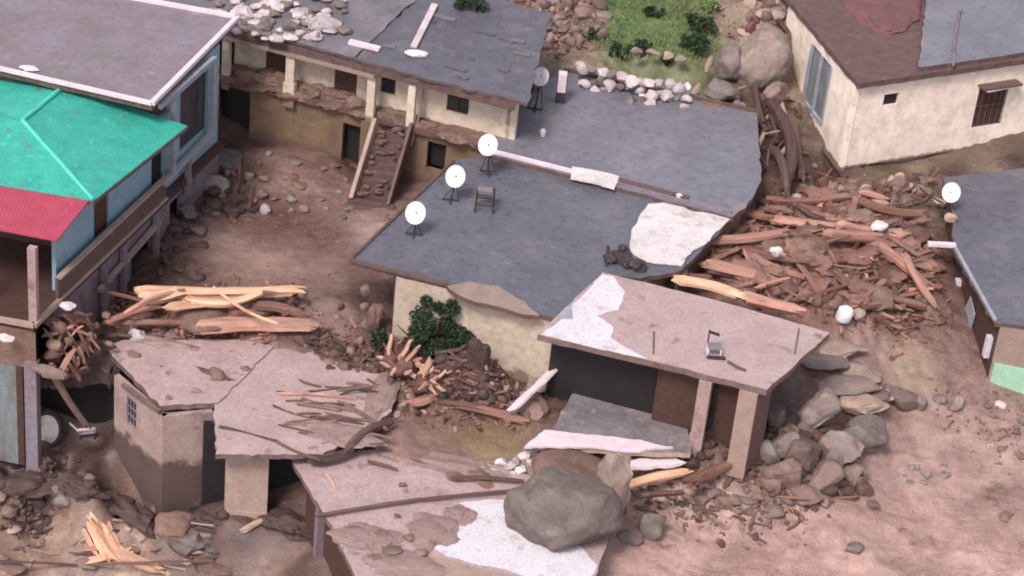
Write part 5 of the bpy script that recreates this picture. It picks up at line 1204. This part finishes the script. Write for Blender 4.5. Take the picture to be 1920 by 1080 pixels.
# 16. bush in front of the cream wall
def leafy(name, c, sz, n, mat, label, cat, ls=.16, trunk=True, seed=1, group=None):
    rr = random.Random(seed); g = Vector(c); z0 = H(g.x, g.y)
    t = thing(name, label, cat, Vector((g.x, g.y, z0)), group)
    if trunk:
        m = MB()
        for i in range(6):
            a = rr.uniform(0, 6.28); e = g+Vector((math.cos(a)*sz[0]*.5, math.sin(a)*sz[1]*.5, rr.uniform(-.1, .5)*sz[2]))
            m.tube([Vector((g.x, g.y, z0-.1)), (Vector((g.x, g.y, z0))+e)/2+Vector((rr.gauss(0, .1), 0, .1)), e], [.07, .05, .02], 6)
        m.build('stem', mt['bark'], t)
    cl = []
    for i in range(22):
        u = Vector((rr.gauss(0, 1), rr.gauss(0, 1), rr.gauss(0, 1))).normalized()*rr.uniform(.35, .95)
        cl.append((g+Vector((u.x*sz[0], u.y*sz[1], u.z*sz[2])), rr.uniform(.22, .45)*min(sz)))
    m = MB()
    for i in range(n):
        c0, r0 = cl[rr.randrange(len(cl))]; u = Vector((rr.gauss(0, 1), rr.gauss(0, 1), rr.gauss(0, 1))).normalized()*r0*rr.uniform(.5, 1.1)
        p = c0+u; s = ls*rr.uniform(.6, 1.3); q = Quaternion((rr.gauss(0, 1), rr.gauss(0, 1), rr.gauss(0, 1), rr.gauss(0, 1))).normalized()
        m.add([p+q@Vector(v)*s for v in ((-.5, 0, 0), (0, -.28, .06), (.55, 0, 0), (0, .28, .06))], [(0, 1, 2, 3)])
    m.build('leaves', mat, t)
leafy('bush', P(800, 616, 1.4), (2.7, 1.1, 1.55), 11000, mt['leaf'], 'dark green bush against the cream wall of the central house', 'bush', .17, seed=4)
leafy('bush', P(868, 640, 1.0), (.6, .5, .6), 1200, mt['leaf'], 'smaller dark bush part to the lower right of the main bush', 'bush', .15, seed=5)

# 17. terraced garden, stone wall and slope behind
GPOLY = [(1120, -10), (1345, -10), (1330, 60), (1310, 110), (1200, 100), (1125, 90), (1100, 60)]
m = MB(); rr = random.Random(5); k = 0
while k < 15000:
    x, y = rr.uniform(1095, 1350), rr.uniform(-30, 115)
    if not inpoly(x, max(y, -9), GPOLY): continue
    k += 1
    if k % 12 == 1: c0 = GP(x, y)
    p = c0+Vector((rr.gauss(0, .28), rr.gauss(0, .35), 0)); h = rr.uniform(.08, .26); a = rr.uniform(0, 3.14); dx, dy = math.cos(a)*.03, math.sin(a)*.03; lx, ly = rr.gauss(0, .08), rr.gauss(0, .08)
    m.add([p+Vector((-dx, -dy, -.05)), p+Vector((dx, dy, -.05)), p+Vector((lx, ly, h))], [(0, 1, 2)])
m.build('grass', mt['leaf2'], kind='stuff', base=Vector((0, 0, 0)))
for i, (x, y, s_, mm, lb) in enumerate(((1308, 45, .95, 'leaf', 'tallest dark shrub at the right side of the green garden'), (1300, 85, .75, 'leaf', 'dark rounded shrub above the garden wall, right end'), (1205, 88, .6, 'leaf', 'low shrub at the front edge of the green garden'), (1160, 95, .7, 'leaf', 'broad shrub at the left front corner of the garden'), (1225, 25, .55, 'leaf', 'small shrub in the middle of the garden grass'), (1115, 70, .6, 'leaf', 'straggly shrub at the left edge of the garden by the pink rubble'), (880, 5, .9, 'leaf', 'shrub overhanging the back of the long slate roof'), (1330, 15, .6, 'leaf2', 'bright green shrub by the tan slope'), (1250, 112, .5, 'leaf', 'shrub growing on top of the stone wall'))):
    g = GL(x, y+s_*14, s_*.5) if i != 6 else P(880, 5, 7.6)
    leafy('shrub', g, (s_*1.1, s_*.8, s_*.7), 1500, mt[mm], lb, 'shrub', .16, seed=20+i, trunk=i != 6)
k = 0
for row in range(3):
    for i in range(12):
        x = 1092+i*18+ru(-5, 5); y = 172+(x-1092)*.13-row*19+ru(-5, 5)-(x < 1180)*8
        z = 3.4+row*.45; r_ = ru(11, 19)
        rock(x, y, r_*1.1, r_*.8, 'stonew' if rnd() < .75 else 'rock', 'pale stone in the tumbled wall behind the grey roof', 'stone', 'stone', 'stones of the tumbled garden wall', on=z, seed=600+k, sub=2, cuts=9, flat=.6, dz=-.1); k += 1
for i, (x, y) in enumerate(((1192, 92), (1225, 97), (1250, 103), (1275, 108))): rock(x, y, 17, 8, 'tan', 'pale coping block on the edge of the green garden', 'stone', 'stone', 'coping blocks along the garden edge', on=4.9, seed=700+i, sub=2, cuts=9, flat=.5)
b = P(1298, 178, 3.4); log(b, P(1332, 108, 4.4), .22, mt['tan'], 'leaning tan stone post at the right end of the tumbled wall', name='stone_post', cat='post', n=6, flat=.8)
rock(1352, 168, 36, 20, 'rock', 'flat grey slab of rock right of the leaning stone post', seed=201, on=3.3, cuts=5)
rock(1385, 200, 22, 16, 'rock', 'dark rock at the back right corner of the grey roof', seed=202, on=3.2)
rock(1330, 195, 30, 9, 'mudlump', 'dark dirt heap along the rear edge of the grey roof', 'dirt_heap', 'dirt', seed=203, on=3.4)
mt['rockt'] = surf('tan_brown_boulder', (.30, .23, .20), (.22, .165, .14), scale=.7, rough=(.6, .85), bump=.6, bscale=4, layers=(((.17, .12, .1), 1.4, .58, .7), ((.36, .30, .24), .7, .56, .7)))
rock(1425, 105, 66, 66, 'rockt', 'large egg-shaped brown boulder between the garden and the yellow house', seed=204, sub=5, on=3.6, rough=.14, cuts=5, flat=.9)
rock(1368, 118, 38, 34, 'rockl', 'cream-faced boulder leaning on the left of the large egg-shaped boulder', seed=205, sub=4, on=3.9, rough=.15, dz=.2)
rock(1452, 172, 26, 24, 'rockp', 'small brown boulder under the large egg-shaped boulder', seed=206, sub=3, on=3.4)
for i in range(45): rock(ru(985, 1130), ru(-10, 85), ru(7, 24), ru(6, 16), random.choice(('rockp', 'mudlump', 'rockl', 'rockp')), 'pinkish stone in the rubble slope between the slate roof and the garden', 'stone', 'stone', 'pinkish stones on the rubble slope', seed=800+i, sub=2)
for i in range(26): rock(ru(1380, 1500), ru(-10, 60), ru(7, 22), ru(6, 16), random.choice(('rockp', 'mudred', 'tan', 'rockl')), 'brown stone on the slope above the large egg-shaped boulder', 'stone', 'stone', 'brown stones above the egg-shaped boulder', seed=900+i, sub=2)
# gully of torn trunks
for i, (a, b_, c, d_, r, mm, lb) in enumerate(((1435, 205, 1452, 390, .34, 'bark', 'thick dark trunk hanging down the gully beside the grey roof'), (1462, 215, 1492, 275, .13, 'tan', 'thin tan pole in the gully below the egg-shaped boulder'), (1478, 240, 1500, 350, .3, 'bark', 'dark trunk in the gully against the yellow house'), (1410, 180, 1432, 260, .2, 'bark', 'short dark trunk at the top of the gully by the roof corner'), (1500, 0, 1530, 70, .22, 'wood', 'red-brown trunk behind the yellow house corner'), (1455, 60, 1500, 120, .16, 'bark', 'dark branch crossing the right side of the egg-shaped boulder'), (1445, 300, 1470, 400, .22, 'bark', 'lowest dark trunk in the gully, above the timber wreckage'))):
    log(GL(a, b_, .7), GL(c, d_, .5), r, mt[mm], lb, name='trunk', cat='trunk', bend=.05)
for i in range(46):
    x, y = ru(1405, 1500), ru(180, 400); c = GL(x, y, .2); d = Vector((random.gauss(0, .25), random.gauss(0, .35), random.gauss(0, .5)))
    log(c-d, c+d, ru(.05, .14), mt['bark' if i % 4 else 'tan'], 'dark torn branch in the gully beside the grey roof', name='branch', cat='branch', group='torn branches in the gully', n=6)
for i in range(50):
    x, y = ru(1490, 1760), 0; y = 330+abs(random.gauss(0, 24))+(1760-x)*.05; rock(x, y, ru(8, 24), ru(6, 15), random.choice(('mudlump', 'tan', 'root', 'rockp', 'mudlump')), 'earthy clod on the slope at the foot of the yellow house', 'mud_clod', 'clod', 'earthy clods below the yellow house', seed=1000+i, sub=2)
for i in range(40):
    x = ru(1500, 1750); c = GL(x, ru(330, 400), .2); a = random.gauss(-.5, .7); d = Vector((math.cos(a), -math.sin(a), ru(-.2, .4)))*ru(.3, .8)
    log(c-d, c+d, ru(.03, .08), mt['bark' if i % 2 else 'wood'], 'thin broken branch on the slope under the yellow house', name='branch', cat='branch', group='thin branches under the yellow house', n=5)

# 18. yard rocks
for i in range(14): rock(ru(385, 470), ru(325, 405), ru(12, 30), ru(6, 14), 'earth', 'dark wet clod around the broken posts in the yard', 'earth_lump', 'earth', 'dark wet clods by the broken posts', seed=2500+i)
YR = [(420,300,46,16,'rock','broad flat grey rock in the yard beside the blue house posts'),(404,272,18,14,'rockl','rounded pale stone between the blue house and the back house'),(468,330,12,13,'rockl','pale stone at the right end of the broad flat grey rock'),(428,322,8,8,'rockl','small white stone on the flat grey rock'),
 (495,392,14,11,'stonew','white-topped stone on the yard mud right of the dark posts'),(490,366,14,12,'rockp','pinkish stone above the white-topped stone'),(475,378,10,10,'rockp','small brown stone left of the white-topped stone'),(505,288,8,8,'rockl','small pale stone at the foot of the ochre wall'),
 (545,374,12,7,'rockl','pale shard in the middle of the yard mud'),(570,390,11,8,'rockl','pale wedge stone right of the shard in the yard'),(610,388,11,5,'rock','flat stone nearest the foot of the staircase'),(636,360,7,6,'rockl','small pale stone left of the stair foot'),
 (400,345,36,22,'rock','dark sunken rock face below the flat grey rock'),(560,350,20,8,'mudlump','low mud clod in the centre of the yard'),(350,395,22,14,'rock','dark rock beside the blue house wall'),(370,430,20,10,'rockp','brown rock at the edge of the smooth mud sheet')]
for i, (x, y, rx, ry, mm, lb) in enumerate(YR): rock(x, y, rx, ry, mm, lb, seed=240+i)
for a, b_, c, d_ in ((448, 335, 440, 400), (462, 338, 466, 398), (432, 420, 448, 365)):
    log(GL(c, d_, .0), GL(c, d_, 0)+Vector((ru(-.2, .2), 0, 1.7)), .12, mt['bark'], 'dark upright broken post in the yard mud by the flat grey rock', name='broken_post', cat='post', group='dark broken posts in the yard')
for i in range(40): rock(ru(360, 660), ru(300, 420), ru(4, 14), ru(3, 8), random.choice(('mudlump', 'rockp', 'rock', 'mudlump')), 'clod or stone strewn over the yard mud', 'mud_clod', 'clod', 'clods strewn over the yard', seed=1100+i, sub=2)
for i in range(25): rock(ru(300, 380), ru(380, 530), ru(6, 20), ru(5, 14), 'earth', 'dark clod along the foot of the blue house side wall', 'mud_clod', 'clod', 'clods along the blue house', seed=1200+i, sub=2)
for i in range(18):
    x = ru(770, 930); rock(x, 262+(x-770)*.08+ru(-10, 40), ru(8, 20), ru(6, 13), random.choice(('mudlump', 'rockp')), 'brown lump between the staircase and the grey roof', 'mud_clod', 'clod', 'brown lumps right of the staircase', seed=1300+i, sub=2)

# 19. tangle under the crimson veranda, garage contents
def onz(x, y, z): return P(x, y, z)
for i in range(30):
    x, y = ru(95, 205), ru(585, 705)
    if x > 150 and y > 660: continue
    z = ru(1.4, 2.0)-(y-590)*.020
    m = MB(); r_ = ru(.14, .42); m.blob((0, 0, 0), (r_, r_*.8, r_*.8), 1400+i, 2, .35, 4, False)
    place(m, 'mud_clod', mt[random.choice(('mudlump', 'mudlump', 'rockp', 'root'))], Matrix.Translation(P(x, y, z)), label='muddy clod in the tangle hanging off the veranda corner of the blue house', cat='clod', group='clods in the veranda corner tangle', smooth=True)
for i in range(30):
    x, y = ru(95, 200), ru(590, 700); z = 1.9-(y-590)*.020; c = P(x, y, z); d = Vector((random.gauss(0, .3), random.gauss(0, .2), random.gauss(0, .45)))
    log(c-d, c+d, ru(.04, .1), mt['wood' if i % 3 else 'woodo'], 'twisted root in the tangle at the veranda corner', name='root', cat='root', group='roots in the veranda corner tangle', n=6)
log(P(95, 690, .2), P(165, 800, -3.4), .17, mt['rockp'], 'pale muddy trunk slanting down into the dark garage', name='trunk', cat='trunk', bend=.02)
log(P(118, 692, .3), P(140, 655, 1.0), .13, mt['woodo'], 'pale forked branch above the slanting trunk', name='branch', cat='branch')
log(P(70, 690, .4), P(112, 700, .2), .3, mt['rockp'], 'stubby muddy log end at the top of the garage pillar', name='trunk', cat='log')
for x, y, z, lb in ((128, 574, 2.7, 'bright white bundle on the veranda corner beam'), (10, 634, 1.9, 'white bundle hanging at the left edge under the veranda')):
    m = MB(); m.blob((0, 0, 0), (.34, .25, .16), x, 3, .3, 3, False); place(m, 'white_bundle', mt['cloth'], Matrix.Translation(P(x, y, z)), label=lb, cat='bundle', smooth=True)
m = MB(); m.prism(jag([P(x, y, -.95) for x, y in ((-60, 690), (70, 712), (216, 704), (240, 600), (60, 520), (-80, 560))], .08, .3), .45)
m.build('earth_overhang', mt['earth'], label='thick lip of dark earth roofing the garage between the pillar and the hut', cat='earth')
# earth bank over the dark garage, left of the hut
for i, (x, y, rx, ry, lb) in enumerate(((180, 672, 46, 34, 'steep dark earth bank above the garage left of the hut roof'), (140, 640, 40, 30, 'brown earth bulge between the veranda corner and the hut roof'), (205, 700, 20, 34, 'narrow dark earth face against the hut side wall'))):
    m = MB(); m.blob((0, 0, 0), (rx*PK, .9, ry*PK), 1500+i, 4, .3, 3, False); place(m, 'earth_bank', mt['earth'], Matrix.Translation(P(x, y, -.7-.2*i)+Vector((0, .5, 0))), label=lb, cat='earth bank', smooth=True)
def wheel():
    g = P(88, 830, -4.9); c = Vector((g.x, g.y, g.z+.75)); t = thing('wheel', 'white-covered wheel leaning by the pillar in the dark garage', 'wheel', g)
    n = Vector((.35, -.85, .38)).normalized(); x = n.cross(Vector((0, 0, 1))).normalized(); y = x.cross(n)
    m = MB(); N, Q = 24, 8
    for i in range(N):
        a = 6.2832*i/N; d = x*math.cos(a)*.78+y*math.sin(a)
        for j in range(Q): b = 6.2832*j/Q; m.v.append(c+d*(.78+.16*math.cos(b))+n*(.15*math.sin(b)))
    for i in range(N):
        for j in range(Q): i2, j2 = (i+1) % N, (j+1) % Q; m.f.append([i*Q+j, i2*Q+j, i2*Q+j2, i*Q+j2]); m.m.append(0)
    m.build('tyre', mt['metal'], t, smooth=True)
    m = MB(); pts = [c+n*.1+x*math.cos(6.2832*i/20)*.55+y*math.sin(6.2832*i/20)*.78 for i in range(20)]; m.prism(pts, .1, 0, 0, -n*.16); m.build('hub_cover', mt['cloth'], t)
wheel()
def frame_():
    g = P(160, 825, -4.7); t = thing('handcart', 'small white metal frame of a cart in the dark garage', 'cart', g)
    a = [g+Vector(v) for v in ((-.35, 0, .5), (.4, .1, .62), (.35, .35, .25), (-.3, .3, .1))]
    for i in range(4):
        m = MB(); m.box(a[i], a[(i+1) % 4], .09, .09); m.build('frame_bar', mt['rim'], t)
    for i in (2, 3):
        m = MB(); m.box(a[i], a[i]-Vector((0, 0, .45)), .07, .07); m.build('leg', mt['metal'], t)
    m = MB(); m.box(a[0], a[0]+Vector((-.35, 0, .35)), .06, .06); m.build('handle', mt['rim'], t)
frame_()

# 20. river bank, lower left
for i in range(36):
    x, y = ru(-10, 112), ru(905, 955); rock(x, y, ru(8, 24), ru(6, 15), random.choice(('earth', 'earth', 'rockp', 'earth')), 'dark stone in the collapsed bank at the lower left', 'stone', 'stone', 'dark stones of the collapsed bank', seed=1600+i, sub=2)
rock(120, 940, 18, 16, 'rockl', 'rounded tan boulder at the right end of the dark collapsed bank', seed=1701, sub=3)
for i in range(26):
    x, y = ru(0, 420), ru(975, 1080); rock(x, y, ru(8, 28), ru(3, 8), random.choice(('tan', 'tan', 'mudlump', 'rockp', 'mudlump')), 'tan stone or clod on the bright river edge', 'stone', 'stone', 'tan stones on the river edge', seed=1710+i, sub=2)
for i in range(24):
    t = rnd(); x = 130+t*290; y = 885+t*150+ru(-12, 12); rock(x, y, ru(7, 20), ru(5, 11), random.choice(('earth', 'earth', 'rock')), 'dark clod along the broken edge of the mud bank', 'mud_clod', 'clod', 'dark clods along the mud bank edge', seed=1800+i, sub=2)
rock(330, 985, 44, 22, 'mudlump', 'broad mud block fallen from the bank below the hut', 'mud_block', 'mud', seed=1850)
rock(350, 1012, 34, 18, 'rock', 'dark hollow rock under the fallen mud block', seed=1851)
rock(388, 996, 18, 10, 'rockl', 'pale stone on the right of the fallen mud block', 'stone', 'stone', seed=1852)
for i, (a, b_, c, d_, r, mm) in enumerate(((168, 990, 205, 1060, .30, 'peel'), (190, 1005, 250, 1072, .36, 'peel'), (160, 1040, 220, 1030, .22, 'woodo'), (175, 1060, 235, 1048, .24, 'peel'), (205, 1000, 225, 1040, .18, 'woodo'), (160, 1012, 178, 1050, .16, 'peel'))):
    W(a, b_, c, d_, r, mm, ('upright split orange wood at the river edge', 'widest bright split log at the river edge', 'short dull orange wood left of the bright split log', 'pale orange wood lying in front of the bright split log', 'short orange splinter right of the upright split wood', 'slim orange splinter at the left of the river-edge wood')[i], .35, .4, name='split_log', flat=.6, rough=.45, rag=.6)
W(215, 1040, 300, 1078, .32, 'peel', 'bright orange log below the splintered stump', .3, .3, flat=.6)
W(172, 985, 225, 1045, .3, 'peel', 'orange split log above the splintered stump', .4, .3, flat=.6)
W(400, 1060, 490, 990, .09, 'bark', 'thin dark pole slanting up from the river edge towards the pier', .3, .3, name='pole', cat='pole')
W(-30, 1062, 150, 1070, .06, 'bark', 'thin dark cable lying at the bottom left corner', .3, .3, name='cable', cat='cable', bend=.01)
W(150, 1070, 400, 1062, .06, 'bark', 'thin dark cable continuing right under the orange stump', .3, .3, name='cable', cat='cable', bend=.01)
W(455, 1005, 492, 985, .14, 'tan', 'pale stub of wood at the upper end of the slanting pole', .3, .3, name='stub', cat='wood')
for i in range(20): rock(ru(340, 430), ru(870, 985), ru(6, 18), ru(5, 13), 'earth', 'dark lump of debris at the foot of the hut front wall', 'mud_clod', 'clod', 'dark lumps at the foot of the hut', seed=1900+i, sub=2)

for i, (x, y, rx, ry, lb) in enumerate(((60, 905, 62, 20, 'dark mass painting the undercut shade at the far left below the teal shutter'), (150, 912, 44, 13, 'dark mass painting the hollow shade at the start of the broken mud bank'), (205, 940, 44, 13, 'dark mass painting the hollow shade halfway along the broken mud bank'), (262, 972, 44, 13, 'dark mass painting the hollow shade above the fallen mud block'), (400, 975, 34, 14, 'dark mass painting the shade between the hut front wall and the pier'), (545, 985, 52, 16, 'dark mass painting the shade in the opening right of the pier'), (345, 940, 26, 16, 'dark mass painting the shade at the foot of the hut corner'))):
    rock(x, y, rx, ry, 'earth', lb, 'hollow_shade', 'earth', seed=2800+i, sub=4, rough=.5, cuts=1, dep=.5)  # dark blobs stand in for shade in undercuts and voids
for i in range(40):
    c = GL(ru(10, 420), ru(985, 1075), .1); d = Vector((random.gauss(0, .5), random.gauss(0, .3), random.gauss(0, .12)))
    log(c-d, c+d, ru(.03, .09), mt[random.choice(('bark', 'tan', 'wood'))], 'small branch washed on to the bright river edge', name='branch', cat='branch', group='small branches on the river edge', n=5)
# 21. fine rubble and splinters nobody could count
def scatter(name, polys, n, mats, smin, smax, wood=0.0, seed=1):
    rr = random.Random(seed); m = MB(); k = 0
    ico = bmesh.new(); bmesh.ops.create_icosphere(ico, subdivisions=1, radius=1); V = [v.co.copy() for v in ico.verts]; F = [[v.index for v in f.verts] for f in ico.faces]; ico.free()
    while k < n:
        pl = rr.choice(polys); xs = [p[0] for p in pl]; ys = [p[1] for p in pl]; x, y = rr.uniform(min(xs), max(xs)), rr.uniform(min(ys), max(ys))
        if not inpoly(x, y, pl): continue
        c0 = GP(x, y)
        for _ in range(6):
            k += 1; X, Y = c0.x+rr.gauss(0, .45), c0.y+rr.gauss(0, .6); s = smin+(smax-smin)*rr.random()**3
            p = Vector((X, Y, H(X, Y)+s*.2))
            if rr.random() < wood:
                a = rr.gauss(0, .9); d = Vector((math.cos(a), math.sin(a), rr.gauss(0, .3)))*s*rr.uniform(2, 5); m.box(p-d/2, p+d/2, s*.5, s*.3, rr.randrange(len(mats)))
            else:
                q = Quaternion((rr.gauss(0, 1), rr.gauss(0, 1), rr.gauss(0, 1), rr.gauss(0, 1))).normalized(); sc = (s, s*rr.uniform(.5, 1), s*rr.uniform(.4, .8)); j = [rr.uniform(.75, 1.2) for _ in V]
                m.add([p+q@Vector((v.x*sc[0], v.y*sc[1], v.z*sc[2]))*j[i] for i, v in enumerate(V)], F, rr.randrange(len(mats)))
    m.build(name, [mt[z] for z in mats], kind='stuff', base=Vector((0, 0, 0)))
YARD = [(330, 380), (420, 270), (660, 320), (800, 330), (780, 380), (660, 480), (640, 640), (420, 640), (560, 600), (480, 430), (360, 420)]
BANK = [(1200, 905), (1400, 880), (1480, 930), (1560, 950), (1500, 985), (1300, 985), (1180, 960)]
FLAT = [(1640, 640), (1760, 620), (1920, 760), (1930, 900), (1800, 860), (1700, 900), (1640, 830), (1680, 760), (1600, 700)]
RIV = [(1100, 1000), (1500, 960), (1930, 900), (1930, 1090), (1060, 1090)]
LOWK = [(0, 900), (100, 895), (120, 950), (0, 970)]
TR = [(1740, 740), (1930, 740), (1930, 870), (1830, 860)]
MID = [(620, 600), (740, 650), (900, 690), (1000, 740), (960, 800), (760, 770), (700, 700)]
UPR = [(1330, -10), (1500, -10), (1500, 340), (1760, 320), (1760, 380), (1440, 400), (1410, 180), (1320, 150)]
PNK = [(960, -10), (1130, -10), (1100, 90), (1060, 110), (1000, 60)]
scatter('gravel', [YARD, TR], 480, ['mudlump', 'rockp', 'mudlump'], .02, .13, .1, 2)
scatter('rubble', [MID, UPR, PNK, BANK], 1900, ['mudlump', 'rockp', 'tan', 'root'], .04, .28, .3, 3)
scatter('bank_rubble', [LOWK], 500, ['earth', 'earth', 'mudlump'], .05, .3, .15, 7)
scatter('wood_splinters', [WPOLY, WPOLY, WPOLY, MID, [(180, 560), (560, 540), (620, 640), (180, 640)]], 4200, ['wood', 'root', 'splinter', 'splinter', 'woodo'], .05, .24, .65, 4)
